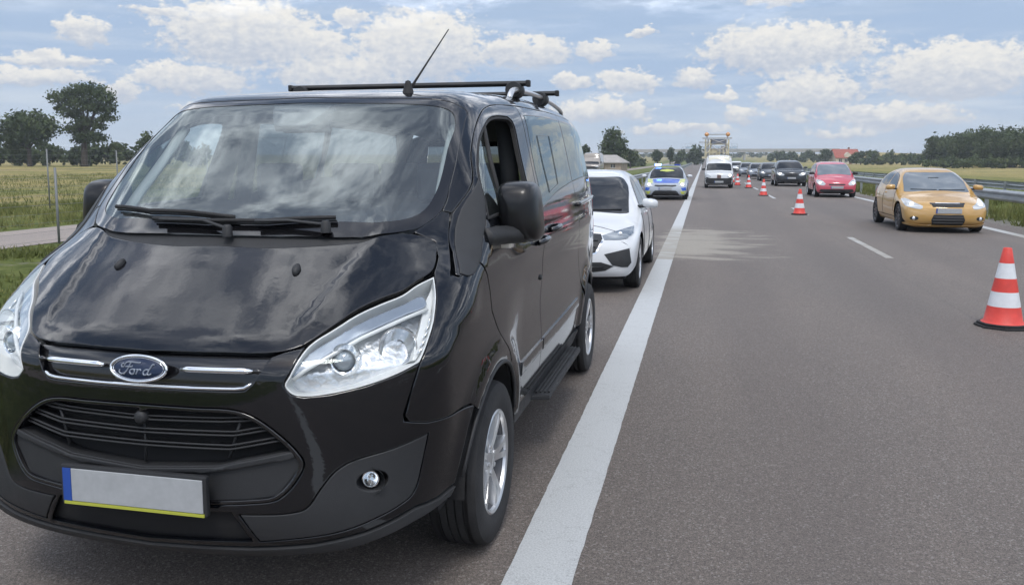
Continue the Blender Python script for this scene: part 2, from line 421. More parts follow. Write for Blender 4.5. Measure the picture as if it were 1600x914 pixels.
# ------------------------------------------------------------------ materials
MATS={}
def mat(name,col=(.5,.5,.5),rough=.5,metal=0.,spec=.5,coat=0.,coatr=.05,coatior=1.5,emit=None,es=1.,bump=None,var=None,trans=None,rvar=0.):
    """bump=(scale,strength,detail) var=(scale,amount) rvar: roughness variation"""
    if name in MATS: return MATS[name]
    m=bpy.data.materials.new(name); m.use_nodes=True; N=NT(m.node_tree); b=N.n['Principled BSDF']
    b.inputs['Base Color'].default_value=(*col,1); b.inputs['Roughness'].default_value=rough; b.inputs['Metallic'].default_value=metal
    b.inputs['Specular IOR Level'].default_value=spec; b.inputs['Coat Weight'].default_value=coat; b.inputs['Coat Roughness'].default_value=coatr; b.inputs['Coat IOR'].default_value=coatior
    tc=N.node('ShaderNodeTexCoord').outputs['Object'] if (bump or var or rvar) else None
    if var:
        f=N.noise(tc,var[0],6.,.6); c0=tuple(c*(1-var[1]) for c in col); c1=tuple(min(1,c*(1+var[1])) for c in col)
        N.put(b.inputs['Base Color'],N.ramp(f,[(.3,c0),(.7,c1)]))
    if rvar:
        f=N.noise(tc,6.,6.,.65); N.put(b.inputs['Roughness'],N.ss(f,.35,.75,max(.0,rough-rvar*.3),rough+rvar))
    if bump:
        bn=N.node('ShaderNodeBump'); bn.inputs['Strength'].default_value=bump[1]; bn.inputs['Distance'].default_value=.01
        N.put(bn.inputs['Height'],N.noise(tc,bump[0],bump[2] if len(bump)>2 else 3.)); N.l.new(bn.outputs[0],b.inputs['Normal'])
    if emit: b.inputs['Emission Color'].default_value=(*emit,1); b.inputs['Emission Strength'].default_value=es
    MATS[name]=m; return m
def glass(name,tint=(.8,.85,.85),ior=1.5,rough=.0,dirt_veil=0.):
    """thin pane: what lies behind shows through, the sky mirrors in it"""
    if name in MATS: return MATS[name]
    m=bpy.data.materials.new(name); m.use_nodes=True; N=NT(m.node_tree); N.n.clear()
    fr=N.node('ShaderNodeFresnel'); bf=N.node('ShaderNodeNewGeometry').outputs['Backfacing']; N.put(fr.inputs[0],N.m('MULTIPLY_ADD',bf,1/ior-ior,ior))  # a thin pane mirrors alike on both faces
    tr=N.node('ShaderNodeBsdfTransparent'); tr.inputs[0].default_value=(*tint,1)
    gl=N.node('ShaderNodeBsdfGlossy'); gl.inputs[0].default_value=(.88,.98,1,1); gl.inputs['Roughness'].default_value=rough
    mx=N.node('ShaderNodeMixShader'); N.put(mx.inputs[0],fr.outputs[0]); N.l.new(tr.outputs[0],mx.inputs[1]); N.l.new(gl.outputs[0],mx.inputs[2]); out=mx.outputs[0]
    if dirt_veil:
        df=N.node('ShaderNodeBsdfDiffuse'); df.inputs[0].default_value=(.55,.56,.55,1)
        f=N.noise(N.node('ShaderNodeTexCoord').outputs['Object'],2.2,8.,.68); m2=N.node('ShaderNodeMixShader')
        N.put(m2.inputs[0],N.ss(f,.3,.8,dirt_veil*.4,dirt_veil)); N.l.new(out,m2.inputs[1]); N.l.new(df.outputs[0],m2.inputs[2]); out=m2.outputs[0]
    N.l.new(out,N.node('ShaderNodeOutputMaterial').inputs[0]); MATS[name]=m; return m
def paint(name,col,metal=0.,spec=.15,rough=.32,dust=.03,ior=1.6):
    if name in MATS: return MATS[name]
    m=bpy.data.materials.new(name); m.use_nodes=True; N=NT(m.node_tree); b=N.n['Principled BSDF']
    tc=N.node('ShaderNodeTexCoord').outputs['Object']
    f=N.noise(tc,3.2,8.,.7); z=N.sep(tc)[2]
    du=N.m('MULTIPLY',N.ss(f,.35,.8,.25,1.),N.ss(z,1.5,.25,.45,1.4)); du=N.m('MULTIPLY',du,dust)
    N.put(b.inputs['Base Color'],N.mix(du,(*col,1),(.34,.31,.27,1)))
    b.inputs['Metallic'].default_value=metal; b.inputs['Roughness'].default_value=rough; b.inputs['Specular IOR Level'].default_value=spec
    b.inputs['Coat Weight'].default_value=1.; b.inputs['Coat IOR'].default_value=ior
    N.put(b.inputs['Coat Roughness'],N.ss(f,.3,.8,.015,.06))
    bn=N.node('ShaderNodeBump'); bn.inputs['Strength'].default_value=.035; bn.inputs['Distance'].default_value=.004
    N.put(bn.inputs['Height'],N.noise(tc,55.,2.)); N.l.new(bn.outputs[0],b.inputs['Coat Normal'])
    MATS[name]=m; return m
M=dict(
 black=lambda:paint('black_paint',(.0018,.0024,.004),0.,ior=1.6,rough=.3,dust=.0015,spec=.02),
 plastic=lambda:mat('black_plastic',(.020,.021,.023),.55,bump=(420.,.18),rvar=.15,spec=.5),
 gloss=lambda:mat('gloss_black',(.006,.006,.007),.12,coat=.6),
 rubber=lambda:mat('rubber',(.018,.018,.019),.75,bump=(90.,.2),var=(9.,.3)),
 dark=lambda:mat('dark_inside',(.008,.008,.009),.85),
 liner=lambda:mat('arch_liner',(.012,.012,.013),.8,bump=(40.,.3)),
 chrome=lambda:mat('chrome',(.86,.87,.88),.07,1.),
 alu=lambda:mat('alloy_silver',(.60,.61,.62),.30,.85,coat=.5,rvar=.1),
 silver=lambda:mat('reflector_silver',(.78,.79,.80),.22,.72,spec=.8,bump=(26.,.55,2.)),
 pearl=lambda:mat('lamp_white',(.68,.69,.68),.35,.1),
 interior=lambda:mat('interior_grey',(.06,.062,.066),.75,bump=(120.,.2)),
 cloth=lambda:mat('seat_cloth',(.07,.073,.08),.9,bump=(300.,.4)),
 trim=lambda:mat('pillar_trim',(.42,.43,.42),.7),
 plate=lambda:mat('plate_white',(.36,.375,.385),.4,var=(30.,.08)),
 euband=lambda:mat('plate_blue',(.02,.07,.32),.4),
 sticker=lambda:mat('plate_holder_yellow',(.42,.44,.06),.5),
 badge=lambda:mat('badge_blue',(.006,.016,.05),.2,.2,coat=.5),
 wsglass=lambda:glass('windscreen_glass',(.80,.87,.87),2.1,.0,.085),  # pale film on the pane also stands in for hazy glare
 sideglass=lambda:glass('side_glass',(.62,.68,.68),1.6,.0,.03),
 privacy=lambda:glass('privacy_glass',(.22,.25,.25),2.1,.0,.02),
 lens=lambda:glass('lamp_lens',(.97,.98,.98),1.42,.0,.02),
 amber=lambda:mat('indicator_lens',(.75,.70,.62),.15,coat=.6),
 redlamp=lambda:mat('tail_lamp',(.30,.01,.012),.15,coat=1.),
 steel=lambda:mat('galvanised_steel',(.36,.38,.39),.42,.75,var=(3.,.2),rvar=.15),
 concrete=lambda:mat('concrete',(.36,.35,.33),.85,bump=(8.,.3,8.),var=(1.5,.2)),
)
def G(k):
    v=M[k]
    if callable(v): v=M[k]=v()
    return v
# ------------------------------------------------------------------ ground and road
def zr(y):
    y=np.asarray(y,float); d=np.clip(y-110,0,440); return 1.2e-5*d*d+np.maximum(y-550,0)*.0105
def terrain(x,y):
    x=np.asarray(x,float); y=np.asarray(y,float)
    h=zr(y)+.85*sst(-22,-110,x)+.9*sst(-110,-500,x)*sst(0,200,y)-.25*sst(-4.2,-8.,x)*sst(-11.,-8.5,x)-.35*sst(8.6,10.2,x)*sst(12.6,11.2,x)
    return h-.03+.4*sst(20,120,x)
def grid_sheet(xs,ys,fz,name,m,kind='structure',off=0.):
    X,Y=np.meshgrid(xs,ys,indexing='ij'); Z=fz(X,Y)+off; n,k=X.shape
    V=np.stack([X.ravel(),Y.ravel(),Z.ravel()],1); i=np.arange(n-1)[:,None]*k+np.arange(k-1)[None]
    F=np.stack([i,i+k,i+k+1,i+1],-1).reshape(-1,4); o=mk(name,V,F,m)
    if kind: o['kind']=kind
    return o
def mat_ground():
    m=bpy.data.materials.new('meadow'); m.use_nodes=True; N=NT(m.node_tree); b=N.n['Principled BSDF']
    p=N.node('ShaderNodeTexCoord').outputs['Object']; x,y,z=N.sep(p)
    big=N.noise(p,.035,5.,.6); fine=N.noise(p,2.2,9.,.72); mid=N.noise(N.v('MULTIPLY',p,(.5,.12,1.)),.6,6.,.65)
    green=N.ramp(fine,[(.3,(.05,.07,.018)),(.52,(.115,.14,.036)),(.72,(.22,.225,.075))])
    straw=N.ramp(fine,[(.3,(.17,.14,.055)),(.52,(.31,.255,.105)),(.72,(.42,.35,.165))])
    # mown field beyond the service road, crop fields further right
    fl=N.m('ADD',N.ss(x,-17.,-30.),N.ss(x,14.,40.)); fl=N.m('MULTIPLY',fl,N.ss(N.m('ADD',mid,N.m('MULTIPLY',big,.8)),.64,.98)); 
    far=N.m('MULTIPLY',N.ss(x,40.,75.),N.ss(N.noise(N.v('MULTIPLY',p,(1.,.35,1.)),.012,2.),.38,.55))
    c=N.mix(N.m('MINIMUM',N.m('ADD',fl,far),1.),green,straw)
    # gravel shoulder
    gr=N.ramp(N.noise(p,14.,6.,.8),[(.3,(.10,.095,.085)),(.7,(.34,.32,.29))])
    gm=N.m('MULTIPLY',N.ss(N.m('ADD',x,N.m('MULTIPLY',N.m('SUBTRACT',fine,.5),1.6)),-4.9,-4.0),N.ss(x,9.,7.6))
    g2=N.m('MULTIPLY',N.ss(N.noise(p,.9,6.,.7),.53,.66),N.m('MULTIPLY',N.ss(x,-13.2,-11.6),N.ss(x,-7.,-10.)))
    N.put(b.inputs['Base Color'],N.mix(N.m('MAXIMUM',gm,N.m('MULTIPLY',g2,.75)),c,gr)); b.inputs['Roughness'].default_value=.95; b.inputs['Specular IOR Level'].default_value=.15
    bn=N.node('ShaderNodeBump'); bn.inputs['Strength'].default_value=.9; bn.inputs['Distance'].default_value=.12
    N.put(bn.inputs['Height'],N.noise(p,5.,9.,.75)); N.l.new(bn.outputs[0],b.inputs['Normal']); return m
def sand_mask(N,p):
    x,y,z=N.sep(p); w=N.noise(N.v('MULTIPLY',p,(.55,1.6,1.)),1.1,7.,.68)
    a=N.m('MULTIPLY',N.ss(y,12.6,15.2),N.ss(y,23.5,17.5)); a=N.m('MULTIPLY',a,N.m('MULTIPLY',N.ss(x,-1.25,-.30),N.ss(x,2.3,-.2)))
    return N.ss(N.m('ADD',N.m('MULTIPLY',a,.72),N.m('MULTIPLY',N.m('SUBTRACT',w,.5),2.0)),.28,.66)
def mat_asphalt(name='asphalt',tone=1.14,sand=True):
    m=bpy.data.materials.new(name); m.use_nodes=True; N=NT(m.node_tree); b=N.n['Principled BSDF']
    p=N.node('ShaderNodeTexCoord').outputs['Object']; x,y,z=N.sep(p)
    ag=N.noise(p,190.,3.,.7); ag2=N.noise(p,75.,4.,.7); big=N.noise(N.v('MULTIPLY',p,(1.,.22,1.)),.55,6.,.6)
    st=N.node('ShaderNodeTexVoronoi'); N.put(st.inputs['Vector'],p); st.inputs['Scale'].default_value=120.
    c=N.ramp(N.m('ADD',N.m('MULTIPLY',ag,.6),N.m('MULTIPLY',ag2,.4)),[(.34,(.036*tone,.0335*tone,.030*tone)),(.5,(.103*tone,.088*tone,.078*tone)),(.66,(.213*tone,.184*tone,.163*tone))])
    c=N.mix(N.m('MULTIPLY',N.ss(N.m('FRACT',N.m('MULTIPLY',N.sep(st.outputs['Color'])[0],7.31)),.9,.97),.5),c,(.30,.285,.265,1))
    c=N.mix(N.m('MULTIPLY',N.ss(big,.35,.72),.55),c,N.v('MULTIPLY',c,(1.38,1.33,1.28)))
    # wheel tracks worn darker along each lane
    for cx in (.55,2.1,4.0,5.6):
        t=N.ss(N.m('ABSOLUTE',N.m('SUBTRACT',x,cx)),.55,.1); c=N.mix(N.m('MULTIPLY',t,.26),c,(.092,.078,.072,1))
    # old oil and rubber marks
    ol=N.noise(N.v('MULTIPLY',p,(2.2,.8,1.)),.9,6.,.7); c=N.mix(N.m('MULTIPLY',N.ss(ol,.64,.74),.45),c,(.03,.029,.03,1))
    # paving seam between the lanes and fine cracks
    sx=N.m('ADD',x,N.m('MULTIPLY',N.m('SUBTRACT',N.noise(p,.8,3.),.5),.05)); c=N.mix(N.m('MULTIPLY',N.ss(N.m('ABSOLUTE',N.m('SUBTRACT',sx,2.72)),.03,.006),.12),c,(.035,.033,.032,1))
    ck=N.node('ShaderNodeTexVoronoi',feature='DISTANCE_TO_EDGE'); N.put(ck.inputs['Vector'],N.v('ADD',N.v('MULTIPLY',p,(.30,.16,1.)),N.v('MULTIPLY',N.noise(p,1.1,6.,.7,0.,True),(.5,.5,0.)))); ck.inputs['Scale'].default_value=1.
    c=N.mix(N.m('MULTIPLY',N.m('MULTIPLY',N.ss(ck.outputs[0],.0035,.0),N.ss(big,.5,.62)),.6),c,(.03,.028,.027,1))
    if sand: c=N.mix(N.m('MULTIPLY',N.m('MULTIPLY',sand_mask(N,p),N.ss(ag2,.30,.60,.45,1.)),.68),c,(.36,.335,.28,1))
    N.put(b.inputs['Base Color'],c); N.put(b.inputs['Roughness'],N.ss(ag,.3,.7,.86,.62)); b.inputs['Specular IOR Level'].default_value=.42
    bn=N.node('ShaderNodeBump'); bn.inputs['Strength'].default_value=.65; bn.inputs['Distance'].default_value=.006
    N.put(bn.inputs['Height'],N.m('ADD',ag,N.m('MULTIPLY',ag2,.7))); N.l.new(bn.outputs[0],b.inputs['Normal']); return m
def mat_line(sand=True):
    m=bpy.data.materials.new('road_paint'); m.use_nodes=True; N=NT(m.node_tree); b=N.n['Principled BSDF']
    p=N.node('ShaderNodeTexCoord').outputs['Object']; ag=N.noise(p,120.,3.,.75); big=N.noise(p,3.,7.,.7)
    c=N.ramp(ag,[(.3,(.32,.335,.34)),(.6,(.50,.515,.515))])
    c=N.mix(N.ss(big,.6,.78,0.,.45),c,(.33,.33,.32,1))
    cr=N.node('ShaderNodeTexVoronoi',feature='DISTANCE_TO_EDGE'); N.put(cr.inputs['Vector'],N.v('ADD',N.v('MULTIPLY',p,(1.,1.6,1.)),N.v('SCALE',N.noise(p,4.,5.,.7,0.,True)))); cr.inputs['Scale'].default_value=1.7
    c=N.mix(N.m('MULTIPLY',N.ss(cr.outputs[0],.012,.0),.5),c,(.2,.2,.2,1))
    if sand:
        y=N.sep(p)[1]; sm_=N.m('MULTIPLY',N.m('MULTIPLY',N.ss(y,13.55,13.75),N.ss(y,21.5,19.)),N.ss(N.noise(N.v('MULTIPLY',p,(.6,2.4,1.)),1.5,6.,.7),.33,.50))
        c=N.mix(N.m('MULTIPLY',sm_,.93),c,(.27,.25,.21,1))
    N.put(b.inputs['Base Color'],c); b.inputs['Roughness'].default_value=.6
    bn=N.node('ShaderNodeBump'); bn.inputs['Strength'].default_value=.5; bn.inputs['Distance'].default_value=.004; N.put(bn.inputs['Height'],ag); N.l.new(bn.outputs[0],b.inputs['Normal']); return m
def spaced(a,b,n,p=1.): return a+(b-a)*np.linspace(0,1,n)**p
xs=np.unique(np.concatenate([-spaced(110,2500,20,2.2)[::-1],-spaced(22,110,14)[::-1],np.arange(-22,23,1.),spaced(22,120,14),spaced(120,2500,20,2.2)]).round(2))
ys=np.unique(np.concatenate([np.array([-400,-150,-60,-25]),np.arange(-10,60,4.),np.arange(60,620,10.),spaced(620,2500,16,1.5)]).round(2))
ground=grid_sheet(xs,ys,terrain,'ground',mat_ground())
ROADY=np.unique(np.concatenate([np.array([-60,-20,-5]),np.arange(0,60,4.),np.arange(60,900,10.)]))
zroad=lambda X,Y: zr(Y)
road=grid_sheet(np.array([-3.75,-.7,3.,7.35]),ROADY,zroad,'motorway',mat_asphalt(),off=.004)
LINE=mat_line()
def stripe(name,x0,x1,y0,y1,parent=None,m=None,off=.008):
    yy=np.unique(np.concatenate([[y0,y1],ROADY[(ROADY>y0)&(ROADY<y1)]])); o=grid_sheet(np.array([x0,x1]),yy,zroad,name,m or LINE,None if parent else 'structure',off)
    if parent: o.parent=parent
    return o
def worn_stripe(x0,x1,y0,y1,parent):
    yy=np.concatenate([np.arange(y0,24,.06),np.arange(24,60,2.),ROADY[(ROADY>60)&(ROADY<y1)]]); n=len(yy); j=np.where(yy<24,1.,0.)
    a=x0+j*.0035*(RNG.normal(size=n)*.35+np.sin(yy*1.9)*.12); b=x1+j*.0035*(RNG.normal(size=n)*.35+np.sin(yy*1.3+1)*.12); z=zr(yy)+.008
    V=np.concatenate([np.stack([a,yy,z],1),np.stack([b,yy,z],1)]); mk('edge_line',V,[(i,n+i,n+i+1,i+1) for i in range(n-1)],LINE,parent)
worn_stripe(-.705,-.445,-20,880,road)
stripe('edge_line',6.55,6.78,-20,880,road)
for i in range(70):
    y=14.65-22.8+i*11.4; stripe('lane_dash',2.97,3.10,y,y+3.95,road)
svc=grid_sheet(np.array([-15.65,-12.6]),ROADY,lambda X,Y:terrain(X,Y)+.0,'service_road',mat_asphalt('service_asphalt',2.2,False),off=.012)
# ------------------------------------------------------------------ black passenger van
VX,VY=-1.786,2.276
BODY=make_van()
FC=Frame('cyl'); FS=Frame('side'); FR=Frame('rad',sc=.8); FH=Frame('plane',n=(0,-.5,.866),c=(0,.45,1.15)); FW=Frame('plane',n=(0,-.63,.777),c=(0,1.,1.6)); FF=Frame('front'); FB=Frame('back'); FT=Frame('top')
def side3(vz,off=0.): return FS.lift(BODY,np.array(vz,float)[:,:2],off)[0]
def cyl3(tz,off=0.):
    q=np.array(tz,float)[:,:2].copy(); q[:,0]*=FC.sc; return FC.lift(BODY,q,off)[0]
def c2(tz): q=np.array([p[:2] for p in tz],float); q[:,0]*=FC.sc; return q
HL=[(.748,1.176,1),(.725,1.100),(.682,1.005),(.655,.955),(.638,.921,1),(.584,.892),(.511,.864),(.433,.845),(.380,.840),(.355,.848),(.339,.876),(.349,.907),(.370,.962),(.392,.996),(.442,1.034),(.507,1.076),(.573,1.104),(.633,1.125),(.685,1.153)]
HOOD=np.array([(0,.095,.966),(.252,.108,.970),(.455,.140,.972),(.516,.170,.989),(.592,.262,1.035),(.647,.349,1.079),(.705,.420,1.107),(.758,.480,1.127),(.790,.542,1.153),(.825,.615,1.183),(.816,.699,1.236),(.789,.754,1.286),(.700,.727,1.314),(.517,.615,1.287),(.218,.543,1.268),(0,.545,1.268)])
WS=np.array([(0,1.315,1.88),(.258,1.305,1.875),(.589,1.335,1.866),(.712,1.370,1.846),(.745,1.386,1.824),(.757,1.326,1.784),(.776,1.134,1.643),(.785,.967,1.488),(.788,.923,1.443),(.781,.870,1.397),(.758,.819,1.365),(.710,.752,1.329),(.534,.645,1.308),(.22,.600,1.302),(0,.595,1.3)])
FRIT=np.array([(0,1.27,1.848),(.272,1.262,1.849),(.602,1.288,1.837),(.690,1.305,1.812),(.714,1.286,1.788),(.735,1.11,1.63),(.745,.951,1.493),(.741,.905,1.458),(.728,.850,1.408),(.698,.80,1.376),(.617,.737,1.356),(.46,.69,1.352),(.22,.66,1.353),(0,.655,1.352)])
DOORLINE=[(.89,1.387),(1.051,1.503),(1.176,1.623),(1.394,1.760),(1.559,1.829),(1.732,1.863),(2.03,1.883),(2.14,1.886),(2.6,1.894),(3.2,1.903),(3.9,1.898),(4.4,1.885),(4.72,1.85)]
DOORREAR=[(2.14,1.886),(2.11,1.80),(2.075,1.60),(2.035,1.43),(2.005,1.2),(2.008,.99),(2.025,.80),(2.045,.63),(2.05,.41)]
def archpts(vc,zc=.345,rv0=.425,rv1=.405,rz=.415,a0=180,a1=0,n=26,zmin=.40):
    out=[]
    for i in range(n+1):
        a=rad(a0+(a1-a0)*i/n); c,s_=math.cos(a),math.sin(a); p=(vc+c*(rv0 if c<0 else rv1),zc+s_*rz)
        if p[1]>=zmin: out.append(p)
    return out
def build_van():
    van=thing('van','black passenger van with roof bars and long aerial, parked on the hard shoulder','van',(VX,VY,0))
    bk=G('black'); pl=G('plastic')
    P=lambda *a,**k: panel(BODY,*a,**k)
    def both(name,R,m,subs=None):
        o=put(name,R,m,van); o2=put(name,mirror(R),m,van); return o,o2
    # --- bonnet
    hood2=sym(sm([tuple(p) for p in FH.to2(HOOD)],5,False))
    hood=put('bonnet',P(FH,hood2,.028,estep=.02),bk,van)
    # --- windscreen: clear pane inside a black border
    ws2=sym(sm([tuple(p) for p in FW.to2(WS)],5,False)); fr2=sym(sm([tuple(p) for p in FW.to2(FRIT)],5,False))
    wsb=put('windscreen_border',P(FW,ws2,.035,off=-.002,holes=[fr2],lip=.0,bev=0),G('gloss'),van)
    ws=put('windscreen',P(FW,fr2,.035,off=-.004,lip=0,bev=0,gap=-.004),G('wsglass'),van)
    shr=np.array([(-.15,1.275,1.852),(.15,1.275,1.852),(.12,1.20,1.79),(.075,1.13,1.735),(-.075,1.13,1.735),(-.12,1.20,1.79)])
    put('sensor_shroud',P(FW,FW.to2(shr),.04,off=-.012,lip=.03,bev=.004),G('interior'),van)
    # --- scuttle below the glass
    sc=[p for p in HOOD[::-1][:4]]; sc2=np.array([(0,.50,1.24),(.22,.51,1.235),(.5,.62,1.25),(.70,.79,1.305)]); top2=WS[::-1][:4]
    q=np.concatenate([FW.to2(sc2),FW.to2(top2)[::-1]]); put('scuttle_panel',P(FW,sym(q),.04,off=-.016,lip=0,bev=0,gap=-.01),pl,van)
    # --- roof with both front pillars
    rw=FR.to2(WS[:10]); dl=FR.to2(side3(DOORLINE)); jn=None
    half=np.concatenate([sm([tuple(p) for p in rw],5,False),sm([tuple(p) for p in dl],4,False),[(.78*FR.sc,4.80),(.45*FR.sc,4.84),(0,4.845)]])
    half[0,0]=0
    rf=put('roof',P(FR,sym(half),.045,estep=.025),bk,van)
    # --- front wing
    fend=np.array([(.829,.606,1.176),(.823,.622,1.188),(.817,.699,1.236),(.790,.754,1.286),(.706,.740,1.322),(.758,.819,1.365),(.781,.870,1.397),(.81,.886,1.389),(.851,.751,1.249),(.879,.653,1.178),(.903,.661,1.168),(.95,.804,1.208),(.97,.863,1.146),(.973,.891,1.079),(.975,.915,.995)])
    sh=side3([(.98,.93),(1.08,.83),(1.20,.725)]); ar=side3(archpts(1.0,a0=133,a1=62,zmin=.5)[::-1])
    cyl_f=[(.83,.700),(.713,.705),(.657,.711),(.608,.728),(.597,.750),(.618,.847)]
    hlout=[p[:2] for p in HL[:5]][::-1]
    f2=np.concatenate([FC.to2(fend),FC.to2(sh),FC.to2(ar),c2(cyl_f),c2(hlout[:-1])])
    both('front_wing',P(FC,f2,.03,estep=.02),bk)
    # --- bumper
    archb=[(.852,.690),(.815,.62),(.79,.55),(.772,.49),(.757,.435)]
    hl_low=[(.349,.907),(.339,.876),(.355,.848),(.380,.840),(.433,.845),(.511,.864),(.584,.892),(.638,.921)]
    bh=[(0,.856),(.12,.856),(.232,.858),(.252,.861),(.268,.881),(.289,.930),(.308,.963),(.335,.976),(.366,.985),(.383,.991),(.370,.962)]+hl_low+[(.618,.847),(.595,.756),(.597,.733),(.657,.711),(.713,.705)]+archb+[(.70,.418),(.62,.425),(.5,.380),(.393,.352),(.26,.336),(0,.318)]
    LG=[(0,.80),(.139,.799),(.234,.796),(.277,.774),(.323,.726),(.363,.667),(.378,.627),(.370,.591),(.336,.526),(.315,.506),(.260,.494),(.181,.485),(0,.472)]
    FI=[(.658,.672,1),(.65,.62),(.642,.573),(.615,.473),(.580,.447),(.522,.420),(.479,.401),(.437,.387),(.354,.372),(.278,.360,1),(.237,.455,1),(.273,.456),(.349,.463),(.378,.475),(.411,.538),(.441,.591),(.474,.620),(.568,.647)]
    LI=[(0,.452),(.218,.460),(.260,.360),(0,.340)]
    lg2=sym(sm([tuple(p) for p in c2(LG)],5,False)); fi2=sm([(p[0]*FC.sc,p[1])+p[2:] for p in FI],4); li2=sym(c2(LI))
    fim=fi2.copy(); fim[:,0]*=-1
    put('front_bumper',P(FC,sym(c2(bh)),.03,estep=.018,holes=[lg2,fi2,fim,li2],holegap=.002),bk,van)
    put('lower_intake',P(FC,li2,.05,off=-.022,gap=-.03,lip=0,bev=0),G('dark'),van)
    put('front_splitter',P(FC,sym(c2([(0,.316),(.26,.333),(.393,.349),(.5,.377),(.62,.421),(.70,.414),(.757,.428),(.74,.395),(.62,.375),(.45,.322),(.2,.295),(0,.282)])),.03,off=.008,lip=.03),pl,van)
    # fog lamp surrounds
    fogc=(.522,.550)
    fog2=np.array([(fogc[0]*FC.sc+.040*math.cos(t),fogc[1]+.034*math.sin(t)) for t in np.linspace(0,2*math.pi,28)[:-1]])
    for sgn in (1,-1):
        R=P(FC,fi2,.025,estep=.015,holes=[fog2],lip=.02); R=R if sgn>0 else mirror(R); ins=put('fog_lamp_surround',R,pl,van)
        c0,n0=FC.lift(BODY,np.array([[fogc[0]*FC.sc,fogc[1]]]),-.03); c0,n0=c0[0].copy(),n0[0].copy(); c0[0]*=sgn; n0[0]*=sgn
        # funnel recess, lamp bowl and lens
        rot=Vector((.25*sgn,-1,.02)).to_track_quat('Z','Y').to_matrix().to_4x4()
        T=Matrix.Translation(c0)@rot
        def lat(prof,name,m,par,n=28,sx=1.):
            b=MB().lathe(prof,'z',n=n); V=[tuple(T@Vector((p[0]*sx,p[1],p[2]))) for p in b.V]; b.V=V; return b.build(name,m,par,auto=40)
        lat([(.0,-.03),(.024,-.026),(.042,.012),(.046,.03)],'lamp_recess',pl,ins,sx=1.1)
        lat([(.0,-.022),(.012,-.019),(.022,-.004),(.025,.006),(.028,.006),(.028,-.02)],'fog_lamp',G('chrome'),ins)
        lat([(0,.009),(.014,.0080),(.025,.005)],'lens',G('lens'),ins)
    # --- lower grille
    put('grille_backing',P(FC,lg2,.05,off=-.075,gap=-.02,lip=0,bev=0),G('dark'),van)
    rim=lg2; d1=inset(rim if area2(rim)>0 else rim[::-1],.012)
    put('grille_surround',P(FC,rim,.03,off=.002,holes=[d1],lip=.07,bev=.003,estep=.015),G('gloss'),van)
    PLN=[(0,.592),(.188,.612),(.232,.629),(.354,.668),(.374,.625),(.364,.591),(.331,.530),(.311,.511),(.260,.499),(.181,.490),(0,.478)]
    pln=sym(c2(PLN)); pr=P(FC,pln,.03,off=-.010,lip=.05,bev=.008,estep=.02); plinth=put('plate_plinth',pr,pl,van)
    SH=[(0,.590),(.188,.610),(.234,.628),(.356,.667),(.361,.645),(.237,.605),(.188,.590),(0,.569)]
    put('plinth_ledge',P(FC,sym(c2(SH)),.03,off=.002,lip=.02,bev=.006,estep=.02),pl,plinth)
    for pts,hh in (([(0,.752),(.196,.760),(.246,.765),(.278,.772)],.006),([(0,.709),(.221,.716),(.235,.719),(.307,.740)],.006),([(0,.666),(.213,.670),(.228,.674),(.335,.706)],.006)):
        full=sym(pts)[:2*len(pts)]; line=np.concatenate([np.array(pts)[::-1]*[-1,1],np.array(pts)[1:]])
        for dz in (.0065,-.0065):
            q=line.copy(); q[:,1]+=dz; a=cyl3(resample(q,.03,False),-.018); mb=MB(); mb.tube(a,.0042,6,flat=.9); mb.build('grille_slat',pl,van,smooth=True)
        q=resample(line,.03,False); a=cyl3(q,-.020); b=cyl3(q,-.062); k=len(a); V=np.concatenate([a,b]); F=[(i,i+1,k+i+1,k+i) for i in range(k-1)]; mk('grille_blade',V,F,pl,van)
    for s_ in (1,-1):
        a=cyl3([(.243,.790),(.208,.632)],-.03); a[:,0]*=s_; MB().tube(a,.006,6).build('grille_rib',pl,van,smooth=True)
    a=cyl3([(0,.74),(0,.60)],-.03); MB().tube(a,.005,6).build('grille_rib',pl,van,smooth=True)
    c0=cyl3([(0,.755)],-.01)[0]; MB().lathe([(0,-.016),(.014,-.015),(.0215,-.008),(.024,.012)],'y',tuple(c0),24).build('parking_sensor',pl,van,auto=40)
    # --- upper grille below the bonnet lip
    UG=[(0,.958),(.181,.963),(.305,.958),(.288,.927),(.267,.881),(.250,.865),(.232,.862),(.12,.859),(0,.858)]
    put('upper_grille',P(FC,sym(c2(UG)),.03,off=-.022,lip=0,bev=0,gap=-.012),G('gloss'),van)
    def bar(name,pts,off,r,flat,m,par=van,caps=True):
        a=cyl3(resample(np.array(pts,float),.02,False),off); n=len(a); rr=[r]*n; rr[0]=rr[-1]=r*.45
        return MB().tube(a,rr,10,flat=flat).build(name,m,par,smooth=True)
    for s_ in (1,-1):
        bar('chrome_bar',[(s_*.100,.920),(s_*.18,.921),(s_*.270,.922)],-.004,.0108,1.,G('chrome'))
        bar('chrome_bar_cap',[(s_*.268,.922),(s_*.294,.922)],-.006,.010,1.,G('gloss'))
    bar('chrome_trim',[(-.268,.883),(-.252,.868),(-.232,.864),(-.12,.861),(0,.860),(.12,.861),(.232,.864),(.252,.868),(.268,.883)],-.004,.0062,1.,G('chrome'))
    # oval badge with raised lettering
    bc=cyl3([(0,.914)],.004)[0]; tl=rad(14)
    def bxy(x,y,h):
        x,y=x*.94,y*.92
        return (bc[0]+x,bc[1]-h*math.cos(tl)+y*math.sin(tl)+.35*x*x,bc[2]+y*math.cos(tl)+h*math.sin(tl))
    mb=MB(); n=56; rings=[(0,.014),(.5,.0125),(.86,.009),(.90,.008)]; V=[bxy(0,0,.014)]; F=[]
    for (k,h) in rings[1:]: V+= [bxy(.114*k*math.cos(2*math.pi*i/n),.0475*k*math.sin(2*math.pi*i/n),h) for i in range(n)]
    F+= [(0,1+i,1+(i+1)%n) for i in range(n)]
